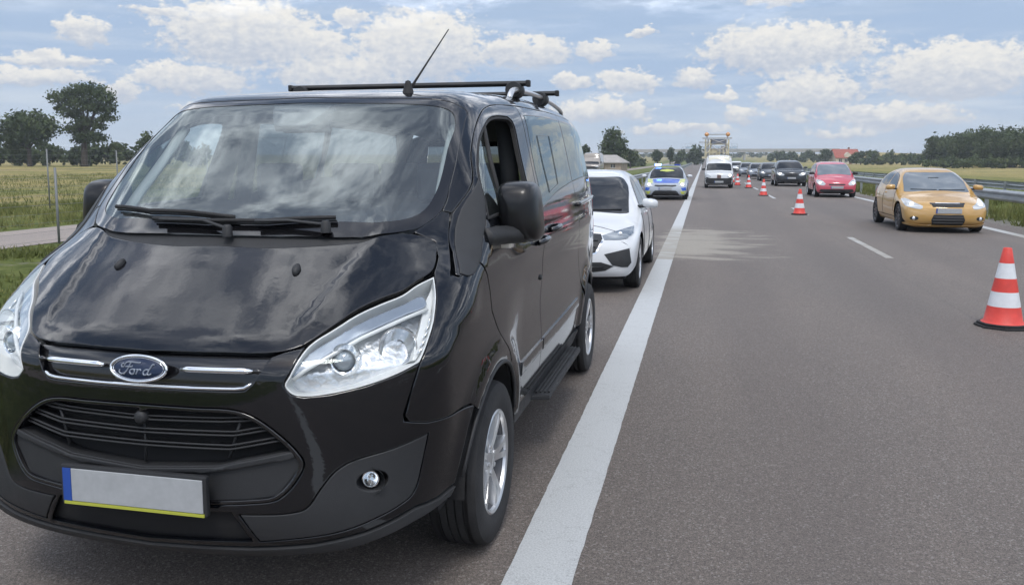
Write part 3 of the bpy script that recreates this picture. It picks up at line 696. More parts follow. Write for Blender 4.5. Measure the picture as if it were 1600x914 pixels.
    for r_ in range(2): F+=[(1+r_*n+i,1+(r_+1)*n+i,1+(r_+1)*n+(i+1)%n,1+r_*n+(i+1)%n) for i in range(n)]
    badge=mk('badge',V,F,G('badge'),van)
    ring=[bxy(.110*math.cos(2*math.pi*i/n),.0450*math.sin(2*math.pi*i/n),.010) for i in range(n)]; ring.append(ring[0])
    MB().tube(ring,.0052,8,cap=False).build('badge_rim',G('chrome'),badge,smooth=True)
    ring=[bxy(.099*math.cos(2*math.pi*i/n),.0385*math.sin(2*math.pi*i/n),.0105) for i in range(n)]; ring.append(ring[0])
    MB().tube(ring,.0011,5,cap=False).build('badge_line',G('chrome'),badge,smooth=True)
    STK=[[(-46,14),(-54,9),(-52,3),(-45,4),(-43,10),(-36,17),(-22,19),(-8,18),(10,18)],[(-22,18),(-27,8),(-32,-4),(-40,-14),(-52,-17),(-60,-12),(-58,-6)],[(-40,4),(-30,5),(-19,5),(-16,8)],
         [(-15,-2),(-22,-5),(-23,-13),(-15,-17),(-8,-12),(-9,-4),(-15,-2),(-5,-3)],[(-2,-3),(2,-2),(1,-9),(-2,-17)],[(1,-9),(5,-3),(11,-2),(13,-6)],[(38,-2),(29,-2),(22,-9),(24,-17),(32,-16),(39,-5)],[(56,14),(50,14),(44,4),(38,-6),(36,-14),(40,-17),(48,-13)]]
    mb=MB()
    for s_ in STK:
        q=crspline(s_,5,False); mb.tube([bxy(p[0]*.00118,p[1]*.00118,.0135) for p in q],.0026,6)
    mb.build('badge_lettering',mat('badge_silver',(.30,.33,.38),.35,.6),badge,smooth=True)
    # --- number plate, its characters hidden
    pz,pv=.528,.004
    def arc(x): return pv+.30*x*x*0
    b_=MB().box((-.270,-.010,pz-.068),(.270,.012,pz+.066)).build('plate_holder',pl,van,bevel=.006); 
    plt=MB().box((-.228,-.0135,pz-.055),(.258,-.0085,pz+.055)).build('number_plate',G('plate'),van,bevel=.002)
    MB().box((-.260,-.0134,pz-.055),(-.229,-.0086,pz+.055)).build('plate_band',G('euband'),plt)
    MB().box((-.258,-.0138,pz-.0665),(.262,-.0095,pz-.0565)).build('holder_strip',G('sticker'),b_)
    # --- headlamps
    hl2=sm([(p[0]*FC.sc,p[1])+p[2:] for p in HL],4)
    hi2=inset(hl2 if area2(hl2)>0 else hl2[::-1],.0055)
    for s_ in (1,-1):
        mm=(lambda R:R) if s_>0 else mirror
        hs=put('headlamp',mm(P(FC,hl2,.025,off=-.075,lip=0,bev=0,gap=-.01,estep=.015)),G('silver'),van)
        put('lamp_bezel',mm(P(FC,hl2,.02,off=-.002,holes=[hi2],lip=.075,bev=.002,estep=.012)),G('pearl'),hs)
        put('lens',mm(P(FC,hl2,.022,off=.001,lip=.004,bev=.003,estep=.012,gap=.004)),G('lens'),hs)
        # upper running-light strip and divider
        dr=[(0.347,0.899),(0.369,0.953),(0.393,0.985),(0.443,1.020),(0.511,1.062),(0.580,1.090),(0.637,1.109),(0.697,1.127),(0.702,1.099),(0.637,1.075),(0.580,1.055),(0.511,1.024),(0.443,0.983),(0.393,0.939),(0.369,0.907)]
        put('running_light',mm(P(FC,sm(list(map(tuple,c2(dr))),3),.02,off=-.020,lip=.02,bev=.004)),mat('running_light_grey',(.30,.34,.39),.12,.5,coat=1.),hs)
        dv=[(0.357,0.894),(0.382,0.927),(0.443,0.975),(0.511,1.015),(0.580,1.046),(0.637,1.066),(0.697,1.084)]
        a=cyl3(dv,-.018); a[:,0]*=s_; MB().tube(a,.007,8).build('divider',G('pearl'),hs,smooth=True)
        tail=[(0.709,1.124),(0.747,1.169),(0.723,1.104),(0.679,1.012),(0.652,0.959),(0.637,0.931),(0.625,0.934),(0.647,0.999),(0.677,1.069)]
        put('corner_reflector',mm(P(FC,c2(tail),.02,off=-.03,lip=.03,bev=.004)),G('pearl'),hs)
        for th,z_,r1,dep in ((.470,.976,.054,.035),(.606,1.0,.062,.03)):
            cc,nn=FC.lift(BODY,np.array([[th*FC.sc,z_]]),-.055); cc=cc[0].copy(); cc[0]*=s_
            T=Matrix.Translation(cc)@Vector((.30*s_,-1,.06)).to_track_quat('Z','Y').to_matrix().to_4x4()
            def lat(prof,name,m,n=32):
                b=MB().lathe(prof,'z',n=n); b.V=[tuple(T@Vector(p)) for p in b.V]; return b.build(name,m,hs,auto=35)
            if r1<.06:
                lat([(r1*.66,-.02),(r1*.70,.030),(r1*.78,.033),(r1*.82,.028),(r1,.012),(r1*1.04,-.01)],'projector_ring',G('chrome'))
                lat([(0,.040),(r1*.3,.037),(r1*.55,.026),(r1*.66,.008)],'projector_lens',mat('projector_glass',(.25,.29,.33),.03,.3,coat=1.,spec=1.))
            else:
                lat([(.0,-.035),(.012,-.034),(.03,-.026),(.05,-.006),(r1,.018),(r1*1.05,.018),(r1*1.06,-.01)],'reflector_bowl',G('chrome'))
                lat([(0,.004),(.010,.002),(.012,-.03)],'bulb_shield',G('silver'),16)
        for k in range(5):
            a=cyl3([(.640+.012*k,.955+.022*k),(.672+.009*k,.985+.022*k)],-.022); a[:,0]*=s_; MB().tube(a,.003,6).build('reflector_fin',G('chrome'),hs,smooth=True)
    # --- wipers and washer jets
    def onws(pts,off): return FW.lift(BODY,FW.to2(np.array(pts,float)),off)[0]
    for arm,bl,nm in (([(.02,.60,1.30),(-.10,.64,1.32),(-.30,.66,1.31)],[(.02,.655,1.345),(-.2,.69,1.345),(-.38,.72,1.335),(-.58,.80,1.325)],'wiper'),([(.40,.665,1.30),(.25,.655,1.32),(.12,.64,1.32)],[(-.34,.665,1.33),(-.1,.64,1.332),(.15,.645,1.335),(.42,.70,1.335)],'wiper')):
        a=onws(arm,.030); w=MB().tube(resample(a,.04,False),.009,8,flat=.7).build(nm,pl,van,smooth=True)
        b_=onws(bl,.022); b_=onws(resample(b_,.06,False),.022); MB().tube(b_,.0075,8,flat=1.1).build('blade',G('rubber'),w,smooth=True)
        b2=onws(b_,.006); MB().tube(b2,.004,6).build('blade_edge',G('rubber'),w,smooth=True)
        MB().lathe([(0,.016),(.012,.015),(.018,.006),(.02,-.03)],'z',tuple(a[0]+np.array([0,.0,.0])),20).build('wiper_pivot',pl,w,auto=40)
    for u_ in (-.365,.365):
        c0,n0=FH.lift(BODY,FH.to2(np.array([(u_,.452,1.20)])),.004); c0=c0[0]; n0=n0[0]
        b=MB(); 
        b.lathe([(0,.013),(.6,.011),(.95,.005),(1.,-.004)],'z',n=16); T=Matrix.Translation(c0)@Vector(n0).to_track_quat('Z','Y').to_matrix().to_4x4()
        b.V=[tuple(T@Vector((p[0]*.015,p[1]*.028,p[2]))) for p in b.V]; b.build('washer_jet',pl,van,auto=50)
    # --- sides
    WIN=[(1.10,1.525),(1.28,1.667),(1.479,1.759),(1.601,1.797),(1.740,1.814),(1.885,1.816,1),(1.935,1.79),(1.91,1.64),(1.87,1.50),(1.845,1.385,1),(1.0,1.355,1)]
    win2=sm(WIN,5)
    SAIL=[(1.10,1.525,1),(.93,1.405),(.78,1.262),(.668,1.176,1),(.69,1.163),(.81,1.205),(.90,1.275),(.965,1.33,1),(1.01,1.385)]
    front_low=[(.89,1.387),(.755,1.249),(.655,1.177),(.664,1.167),(.804,1.208),(.863,1.146),(.891,1.079),(.915,.995),(.98,.93),(1.08,.83),(1.20,.725)]
    arch_r=[p for p in archpts(1.0,a0=62,a1=0,zmin=.41)]
    door2=np.concatenate([sm(DOORLINE[:8],4,False),sm(DOORREAR,3,False)[1:],[(1.42,.41)],np.array(arch_r)[::-1],np.array(front_low)[::-1][:-1]])
    SW1=[(2.185,1.838,1),(2.7,1.853),(3.26,1.858,1),(3.27,1.68),(3.235,1.455,1),(2.6,1.41),(2.09,1.345,1),(2.12,1.55)]
    SW2=[(3.30,1.858,1),(4.0,1.85),(4.50,1.825,1),(4.60,1.65),(4.60,1.47,1),(3.9,1.475),(3.27,1.457,1),(3.305,1.68)]
    sw1=sm(SW1,5); sw2=sm(SW2,5)
    dl_mid=sm([p for p in DOORLINE[7:]],5,False); i1=np.argmin(abs(dl_mid[:,0]-3.285))
    slide2=np.concatenate([dl_mid[:i1+1],[(3.285,1.86),(3.285,1.45),(3.30,1.2),(3.33,.9),(3.40,.70)],np.array([p for p in archpts(3.942,a0=178,a1=140,zmin=.41)])[::-1]*1.0,[(3.5,.41),(2.05,.41)],np.array(DOORREAR)[::-1][1:-1]])
    # rear arch front edge must run from the sill upwards
    ra=archpts(3.942,a0=180,a1=0,zmin=.41); raf=[p for p in ra if p[0]<3.62]; rest=[p for p in ra if p[0]>=3.62]
    slide2=np.concatenate([dl_mid[:i1+1],[(3.285,1.45),(3.30,1.2),(3.36,.95),(3.50,.80),(raf[-1][0],raf[-1][1]+.01)],np.array(raf)[::-1],[(2.05,.41)],np.array(DOORREAR)[::-1][1:-1]])
    quart2=np.concatenate([dl_mid[i1:],[(4.80,1.6),(4.84,1.2),(4.86,.8),(4.86,.41)],np.array(ra[::-1]) if False else np.array([p for p in ra[::-1] if p[0]>=3.62]),[(3.50,.80),(3.36,.95),(3.30,1.2),(3.285,1.45)]])
    for s_ in (1,-1):
        mm=(lambda R:R) if s_>0 else mirror
        near=s_>0
        door=put('front_door',mm(P(FS,door2,.04,estep=.022,holes=[win2])),bk,van)
        put('mirror_base',mm(P(FS,sm(SAIL,4),.03,off=.004,lip=.01,bev=.004)),pl,door)
        seal=inset(win2 if area2(win2)>0 else win2[::-1],.014)
        put('window_seal',mm(P(FS,win2,.04,off=-.004,holes=[seal],lip=.02,bev=.003,estep=.02)),G('rubber'),door)
        qg=np.array([(1.105,1.50),(1.28,1.650),(1.470,1.742),(1.37,1.60),(1.262,1.372),(1.02,1.366)])
        put('quarter_light',mm(P(FS,qg,.05,off=-.018,lip=0,bev=0,gap=-.012)),G('sideglass'),door)
        a=side3([(1.262,1.37),(1.375,1.60),(1.482,1.752)],-.010); a[:,0]*=s_; MB().tube(a,.011,8,flat=.8).build('window_divider',G('rubber'),door,smooth=True)
        if not near:
            put('window_glass',mirror(P(FS,win2,.06,off=-.016,lip=0,bev=0)),G('sideglass'),door)
        # door handle
        for (v_,z_,nm,par) in ((1.93,1.185,'door_handle',door),):
            a=side3([(v_-.10,z_-.004),(v_-.05,z_+.004),(v_+.05,z_+.008),(v_+.10,z_+.006)],.0); nn=np.array([[1,0,0]]); a=a+nn*np.array([[.006],[.034],[.034],[.006]]); a[:,0]*=s_
            MB().tube(crsp3(a,5),.016,8,flat=.9).build(nm,bk,par,smooth=True)
        sd=put('sliding_door' if True else '',mm(P(FS,slide2,.05,estep=.03,holes=[sw1])),bk,van)
        sg=put('side_window',mm(P(FS,sw1,.06,off=.002,lip=.01,bev=.004)),G('privacy'),sd)
        sw=sm([(2.36,1.735,1),(2.74,1.745,1),(2.72,1.58),(2.68,1.452,1),(2.36,1.412,1),(2.35,1.58)],3); swi=inset(sw if area2(sw)>0 else sw[::-1],.004)
        put('vent_pane',mm(P(FS,sw,.05,off=.006,holes=[swi],lip=.003,bev=0)),G('gloss'),sg)
        a=side3([(2.22,1.215),(2.27,1.223),(2.37,1.228),(2.42,1.226)],0)+np.array([[.006,0,0],[.036,0,0],[.036,0,0],[.006,0,0]]); a[:,0]*=s_
        MB().tube(crsp3(a,5),.016,8,flat=.9).build('door_handle',bk,sd,smooth=True)
        # sliding door runner along the rear side
        a=side3([(3.32,1.30),(3.7,1.305),(4.2,1.305),(4.66,1.30)],.004); a[:,0]*=s_; MB().tube(resample(a,.1,False),.018,8,flat=.8).build('door_runner',bk,sd,smooth=True)
        qp=put('rear_quarter',mm(P(FS,quart2,.05,estep=.03,holes=[sw2])),bk,van)
        put('quarter_window',mm(P(FS,sw2,.06,off=.002,lip=.01,bev=.004)),G('privacy'),qp)
        put('tail_lamp',mm(P(FS,np.array([(4.70,.98),(4.84,.98),(4.83,1.50),(4.72,1.50)]),.05,off=.006,lip=.02,bev=.004)),G('redlamp'),qp)
        # mouldings and sill
        ml=put('side_moulding',mm(P(FS,np.array([(1.50,.575),(2.04,.580),(2.04,.645),(1.52,.640)]),.05,off=.010,lip=.02,bev=.008)),bk,door)
        put('side_moulding',mm(P(FS,np.array([(2.06,.580),(3.40,.590),(3.36,.660),(2.06,.646)]),.05,off=.010,lip=.02,bev=.008)),bk,sd)
        put('sill',mm(P(FS,np.array([(1.40,.405),(3.52,.405),(3.54,.30),(1.42,.30)]),.06,off=-.004,lip=.05,bev=.006)),pl,van)
        # wheel arch liners: rolled housings open to the wheel
        for vc in (1.0,3.942):
            pts=archpts(vc,rv0=.430,rv1=.410,rz=.420,n=22,zmin=.30); k=len(pts); V=[(s_*.955,p[0],p[1]) for p in pts]+[(s_*.55,p[0],p[1]) for p in pts]; F=[(i,i+1,k+i+1,k+i) for i in range(k-1)]
            F.append(tuple(range(k,2*k))); mk('arch_liner',V,F,G('liner'),van)
            ed=side3([p for p in archpts(vc,n=30,zmin=.41)],.001); ed[:,0]*=s_; MB().tube(ed,.009,6).build('arch_edge',pl,van,smooth=True)
        mf=MB().box((s_*.78,1.405,.20),(s_*.945,1.42,.42)).build('mud_flap',G('rubber'),van); 
        MB().box((s_*.78,4.345,.20),(s_*.94,4.36,.46)).build('mud_flap',G('rubber'),van)
        # running board
        st=MB().prism([(s_*.895,1.98),(s_*1.01,2.02),(s_*1.01,3.18),(s_*.895,3.24)],.318,.345).build('side_step',pl,van,bevel=.006)
        for k in range(5):
            u_=s_*(.912+.022*k); MB().box((u_-.006,2.03+.008*k,.345),(u_+.006,3.19-.004*k,.354)).build('tread_rib',pl,st,bevel=.002)
        [MB().box((s_*.80,v_,.30),(s_*.90,v_+.04,.3175)).build('step_bracket',G('dark'),st) for v_ in (2.2,3.0)]
        # door mirrors
        build_mirror(van,s_)
        for vc in (1.009,3.942): wheel_part(van,(s_*.868,vc,.338),s_,.338,.213,.215,WHEEL_VAN)
    a=side3([(1.955,.99)],.002)[0]; MB().lathe([(0,.008),(.013,.006),(.017,-.004)],'x',tuple(a),16).build('door_lock',pl,van,auto=40)
    # --- rear
    back=np.array([(-.80,.42),(.80,.42),(.83,1.2),(.74,1.78),(.55,1.87),(-.55,1.87),(-.74,1.78),(-.83,1.2)])
    wb=np.array([(-.66,1.28),(.66,1.28),(.60,1.72),(-.60,1.72)])
    tg=put('tailgate',panel(BODY,FB,back,.07,holes=[wb]),bk,van); put('rear_window',panel(BODY,FB,wb,.08,off=-.003,lip=0,bev=0),G('privacy'),tg)
    # --- floor, bulkheads, engine bay floor
    fl=MB().box((-.86,.55,.30),(.86,4.85,.36)); fl.build('floor_pan',G('dark'),van)
    MB().box((-.45,.16,.36),(.45,.62,.80)).box((-.50,.62,.36),(.50,.70,1.2)).build('engine_bay',G('dark'),van)
    # inner skin behind the panels
    inner=panel(BODY,FS,np.concatenate([[(.75,.75),(.75,1.10),(.95,1.34)],sm([(1.06,1.49),(1.27,1.65),(1.47,1.745),(1.62,1.80),(1.8,1.85)],3,False),[(2.1,1.868),(3.2,1.882),(4.4,1.86),(4.7,1.83),(4.78,1.3),(4.78,.42),(4.4,.42)],np.array(ra)[::-1],[(3.5,.42),(1.43,.42)],np.array(archpts(1.0,a0=180,a1=0,zmin=.45))[::-1],[(.6,.75)]]),.08,off=-.022,lip=0,bev=0,gap=0,holes=[inset(win2 if area2(win2)>0 else win2[::-1],.006),inset(sw1 if area2(sw1)>0 else sw1[::-1],.02),inset(sw2 if area2(sw2)>0 else sw2[::-1],.02)])
    put('inner_skin',inner,G('interior'),van); put('inner_skin',mirror(inner),G('interior'),van)
    put('headlining',panel(BODY,FR,sym(half),.09,off=-.026,lip=0,bev=0,gap=-.022),mat('headlining',(.30,.30,.29),.9),van)
    hi_=P(FH,hood2,.08,off=-.03,lip=0,bev=0,gap=.004); put('bonnet_liner',hi_,G('dark'),van)
    fi_=panel(BODY,FC,np.array([(-1.05*FC.sc,.42),(1.05*FC.sc,.42),(1.0*FC.sc,1.0),(.62*FC.sc,.97),(.3*FC.sc,.90),(-.3*FC.sc,.90),(-.62*FC.sc,.97),(-1.0*FC.sc,1.0)]),.1,off=-.10,lip=0,bev=0); 
    put('crash_structure',fi_,G('dark'),van)
    # --- cabin
    dash=MB().prism([(.70,1.02),(.72,1.23),(.80,1.285),(1.02,1.27),(1.12,1.20),(1.10,1.0)],-.78,.78,'x').build('dashboard',G('interior'),van,bevel=.03)
    MB().prism([(1.0,1.275),(1.13,1.25),(1.14,1.20),(1.0,1.2)],.22,.62,'x').build('instrument_cowl',G('interior'),dash,bevel=.02)
    cw=Vector((.40,1.27,1.17)); nw=Vector((0,.62,.78)); T=Matrix.Translation(cw)@nw.to_track_quat('Z','Y').to_matrix().to_4x4()
    b=MB(); b.tube([tuple(T@Vector((.19*math.cos(t),.19*math.sin(t),0))) for t in np.linspace(0,2*math.pi,33)],.015,8,cap=False)
    for t in (0,math.pi,-math.pi/2): b.tube([tuple(T@Vector((.19*math.cos(t),.19*math.sin(t),0))),tuple(T@Vector((0,0,-.03)))],.014,6)
    b.tube([tuple(T@Vector((0,0,.01))),tuple(T@Vector((0,0,-.05)))],.07,14); b.build('steering_wheel',G('interior'),van,smooth=True)
    def seat(u0,u1,v,name='seat'):
        s=MB().prism([(v,.62),(v,.80),(v+.5,.76),(v+.52,.62)],u0,u1,'x').build(name,G('cloth'),van,bevel=.04)
        MB().prism([(v+.42,.74),(v+.55,.76),(v+.74,1.33),(v+.68,1.37),(v+.60,1.33)],u0+.02,u1-.02,'x').build('backrest',G('cloth'),s,bevel=.035)
        c=(u0+u1)/2; k=[c] if u1-u0<.7 else [c-.23,c+.23]
        for c in k: MB().box((c-.13,v+.67,1.38),(c+.13,v+.76,1.58)).build('headrest',G('cloth'),s,bevel=.035); 
        MB().box((u0,v+.05,.36),(u1,v+.45,.62)).build('seat_base',G('dark'),s)
    seat(.15,.66,1.32); seat(-.68,.05,1.32,'double_seat')
    for v in (2.35,3.3): seat(-.68,.72,v,'bench_seat')
    MB().box((-.12,1.28,1.72),(.12,1.31,1.80)).build('rear_view_mirror',G('interior'),van,bevel=.012)
    for s_ in (1,-1):
        a=[np.array((s_*.70,1.33,1.78)),np.array((s_*.715,1.15,1.61)),np.array((s_*.735,1.0,1.47)),np.array((s_*.74,.93,1.40))]; a=[p+np.array((-s_*.012,.045,-.035)) for p in a]
        MB().tube(a,.030,8,flat=.55).build('pillar_trim',G('trim'),van,smooth=True)
        MB().tube([(s_*.80,2.06,1.36),(s_*.74,2.09,1.84)],.05,8).build('door_pillar',G('interior'),van,smooth=True)
    # --- roof rails, bars, aerial
    for s_ in (1,-1):
        pts=[(s_*.70,2.40,1.945),(s_*.705,2.47,1.995),(s_*.705,2.7,2.012),(s_*.70,3.2,2.02),(s_*.69,3.8,2.012),(s_*.68,4.25,1.985),(s_*.675,4.32,1.945)]
        MB().tube(crsp3(np.array(pts),5),.017,8).build('roof_rail',G('alu'),van,smooth=True)
    for v,z,w in ((2.62,2.048,.765),(3.42,2.052,.80)):
        bar_=MB().tube([(-w,v,z),(w,v,z)],.021,10,flat=.8).build('roof_bar',pl,van,auto=40)
        for s_ in (1,-1):
            MB().lathe([(0,-.055),(.045,-.055),(.05,-.045),(.05,.045),(.045,.055),(0,.055)],'y',(s_*.685,v,z-.038),20).build('bar_foot',pl,bar_,auto=40)
            MB().box((s_*w-.012,v-.022,z-.02),(s_*w+.012,v+.022,z+.019)).build('end_cap',G('rubber'),bar_,bevel=.006)
    c0=FR.lift(BODY,FR.to2(np.array([(.44,1.43,1.9)])),0)[0][0]
    an=MB().lathe([(0,.055),(.012,.05),(.020,.02),(.030,-.012)],'z',tuple(c0),18).build('aerial',G('rubber'),van,auto=40)
    tip=c0+np.array([.105,.30,.325]); d=tip-c0
    MB().tube([c0+d*.08,c0+d*.30,c0+d],[.0065,.005,.0025],8).build('aerial_mast',G('rubber'),an,smooth=True)
    return van
def crsp3(P,n):
    P=np.asarray(P,float); out=[]
    for i in range(len(P)-1):
        p0=P[max(i-1,0)]; p1=P[i]; p2=P[i+1]; p3=P[min(i+2,len(P)-1)]
        for k in range(n):
            t=k/n; out.append(.5*((2*p1)+(-p0+p2)*t+(2*p0-5*p1+4*p2-p3)*t*t+(-p0+3*p1-3*p2+p3)*t**3))
    out.append(P[-1]); return np.array(out)
def loft(rings):
    """close a list of equally long rings into a solid"""
    V=np.concatenate(rings); n=len(rings[0]); F=[]
    for i in range(len(rings)-1):
        for k in range(n): F.append((i*n+k,i*n+(k+1)%n,(i+1)*n+(k+1)%n,(i+1)*n+k))
    F.append(tuple(range(n))[::-1]); F.append(tuple((len(rings)-1)*n+k for k in range(n))); return V,F
def sqring(cx,cz,hx,hz,y,p=4.,n=28):
    t=np.linspace(0,2*math.pi,n,endpoint=False); c,s=np.cos(t),np.sin(t)
    return np.stack([cx+hx*np.sign(c)*abs(c)**(2/p),np.full(n,y),cz+hz*np.sign(s)*abs(s)**(2/p)],1)
def build_mirror(van,s_):
    # housing: front shell bulges forward, tall, wider at the foot
    rings=[]
    for y,k in ((1.012,.30),(1.02,.62),(1.04,.84),(1.075,.96),(1.12,1.),(1.17,1.),(1.185,.985)):
        r=sqring(1.024,1.375,.088*k,.130*k,y+.10,4.5); z=r[:,2]-1.375; r[:,0]+=-.10*z+.018*(y-1.1); r[:,0]+=.0; rings.append(r)
    V,F=loft(rings); V[:,0]*=s_; m=mk('door_mirror',V,F,mat('mirror_shell',(.006,.006,.007),.34,coat=.3,coatr=.12,spec=.3,bump=(500.,.06)),van); bmf(m,35)
    # glossy upper cap
    rings=[]
    g=np.array(sqring(1.024,1.375,.076,.118,1.288,4.5)); g[:,0]+=-.10*(g[:,2]-1.375)
    V=np.concatenate([g,[[1.024,1.288,1.375]]]); n=len(g); V[:,0]*=s_; mk('mirror_glass',V,[(i,(i+1)%n,n) for i in range(n)],G('chrome'),m,smooth=False)
    a=[(.915,.96,1.285),(.95,1.05,1.285),(1.0,1.14,1.283),(1.04,1.20,1.283)]; a=[(s_*p[0],p[1],p[2]) for p in a]
    MB().tube(crsp3(np.array(a),4),[.06]*5+[.055]*8,12,flat=.72).build('mirror_arm',G('plastic'),m,smooth=True)
    MB().box((s_*.955,1.10,1.228),(s_*1.01,1.16,1.258)).build('indicator',G('amber'),m,bevel=.008)
def bmf(o,ang):
    bm=bmesh.new(); bm.from_mesh(o.data); bmesh.ops.recalc_face_normals(bm,faces=bm.faces); bm.to_mesh(o.data); bm.free()
    o.data.polygons.foreach_set('use_smooth',[True]*len(o.data.polygons)); o.data.set_sharp_from_angle(angle=rad(ang))
# wheels: mesh data made once per kind and shared
WH={}
def wheel_meshes(R,rr,w,spec):
    key=(R,rr,w,spec['name'])
    if key in WH: return WH[key]
    h=w/2
    prof=[(rr*.98,-h*.72),(rr*1.02,-h*.9),(rr*1.12,-h*.98),(R*.90,-h),(R*.965,-h*.90),(R*.99,-h*.74),(R,-h*.5)]
    for k in range(5):
        x0=-h*.62+k*h*.31; prof+=[(R,x0-.008*0),(R,x0+h*.10),(R-.010,x0+h*.115),(R-.010,x0+h*.155),(R,x0+h*.17)] if k<4 else [(R,x0)]
    prof+=[(R,h*.5),(R*.99,h*.74),(R*.965,h*.90),(R*.90,h),(rr*1.12,h*.98),(rr*1.02,h*.9),(rr*.98,h*.72)]
    t=MB().lathe(prof,'x',n=56); 
    tm=t.build('tyre',G('rubber'),None,auto=30); 
    ba=MB().lathe([(rr*.98,-h*.7),(rr*.88,-h*.6),(rr*.88,h*.60),(rr*.945,h*.78)],'x',n=40).build('barrel',mat('shaded_rim_barrel',(.10,.10,.105),.5,.6),None,auto=40)  # silver barrel coloured dark: the shade deep inside the rim is painted in
    b=MB().lathe([(rr*1.0,h*.70),(rr*1.02,h*.90),(rr*.99,h*.935),(rr*.945,h*.88),(rr*.93,h*.76)],'x',n=48)
    b.lathe([(0,h*.78),(rr*.12,h*.80),(rr*.16,h*.76),(rr*.30,h*.70),(rr*.33,h*.58),(rr*.33,h*.3),(0,h*.3)],'x',n=32)
    ns=spec['spokes']
    for k in range(ns):
        for sgn in spec['split']:
            a0=2*math.pi*k/ns
            sec=[]
            for t_,wid,dx in ((.26,.070,.70),(.5,.060,.80),(.75,.056,.86),(.95,.075,.86)):
                ang=a0+sgn*(.08+.10*t_) if sgn else a0
                rad_=rr*t_; c,s=math.cos(ang),math.sin(ang); wd=wid*rr/.21*spec['w']
                x1=h*dx; x0=x1-.035
                o=(rad_*c,rad_*s); tv=(-s*wd/2,c*wd/2)
                sec.append([(x0,o[0]-tv[0]*1.1,o[1]-tv[1]*1.1),(x1,o[0]-tv[0]*.8,o[1]-tv[1]*.8),(x1,o[0]+tv[0]*.8,o[1]+tv[1]*.8),(x0,o[0]+tv[0]*1.1,o[1]+tv[1]*1.1)])
            V=[p for q in sec for p in q]; F=[(4*i+j,4*i+(j+1)%4,4*i+4+(j+1)%4,4*i+4+j) for i in range(3) for j in range(4)]+[(0,3,2,1),(12,13,14,15)]
            b.add(V,F)
    for k in range(5):
        a=2*math.pi*(k+.5)/5; b.tube([(h*.66,rr*.22*math.cos(a),rr*.22*math.sin(a)),(h*.78,rr*.22*math.cos(a),rr*.22*math.sin(a))],.010,6)
    rm=b.build('rim',spec['mat'](),None,auto=32)
    d=MB().lathe([(0,-.02),(rr*.74,-.02),(rr*.74,.0),(rr*.3,.0),(rr*.3,.03),(0,.03)],'x',n=32).build('brake_disc',mat('brake_disc',(.05,.048,.045),.6,.4),None,auto=40)
    r=tuple(o.data for o in (tm,rm,d,ba))
    for o in (tm,rm,d,ba): bpy.data.objects.remove(o)
    WH[key]=r; return r
WHEEL_VAN=dict(name='van',spokes=5,split=(-1,1),w=.56,mat=lambda:G('alu'))
def wheel_part(parent,c,s_,R,rr,w,spec,phase=0.):
    t,r,d,ba=wheel_meshes(R,rr,w,spec)
    o=bpy.data.objects.new('wheel',t); link(o,parent); o.location=c; o.rotation_euler=(phase,0,0 if s_>0 else math.pi)
    for nm,me in (('rim',r),('brake_disc',d),('shaded_rim_barrel',ba)):
        k=bpy.data.objects.new(nm,me); link(k,o)
    return o
build_van()
# ------------------------------------------------------------------ other vehicles
HATCH=[(.12,.19),(.03,.26),(.0,.38),(.012,.50),(.05,.61),(.15,.69),(.5,.81),(.98,.945),(1.32,1.16),(1.66,1.35),(1.95,1.445),(2.45,1.485),(3.0,1.465),(3.45,1.40),(3.80,1.27),(4.04,1.02),(4.16,.88),(4.22,.7),(4.2,.45),(4.12,.28),(3.9,.2),(2.,.18)]
MPV=[(.12,.19),(.03,.26),(.0,.40),(.01,.54),(.05,.66),(.13,.74),(.42,.87),(.82,1.0),(1.20,1.26),(1.55,1.45),(1.85,1.54),(2.4,1.585),(3.1,1.57),(3.6,1.50),(3.86,1.2),(4.0,.9),(4.05,.6),(4.0,.3),(3.8,.2),(2.,.18)]
SUV_P=[(.14,.24),(.04,.30),(.0,.45),(.0,.66),(.03,.86),(.12,.97),(.5,1.05),(1.15,1.12),(1.52,1.36),(1.85,1.56),(2.2,1.65),(2.9,1.69),(3.7,1.66),(4.25,1.5),(4.55,1.2),(4.68,1.0),(4.7,.7),(4.66,.4),(4.5,.26),(2.,.22)]
VANP=[(.12,.20),(.03,.28),(.0,.45),(.0,.66),(.03,.80),(.10,.90),(.35,.96),(.62,1.03),(.85,1.24),(1.06,1.44),(1.16,1.54),(1.22,1.74),(1.34,1.90),(1.6,1.95),(2.6,1.97),(4.0,1.95),(4.36,1.90),(4.4,1.0),(4.36,.35),(4.2,.22),(2.,.2)]
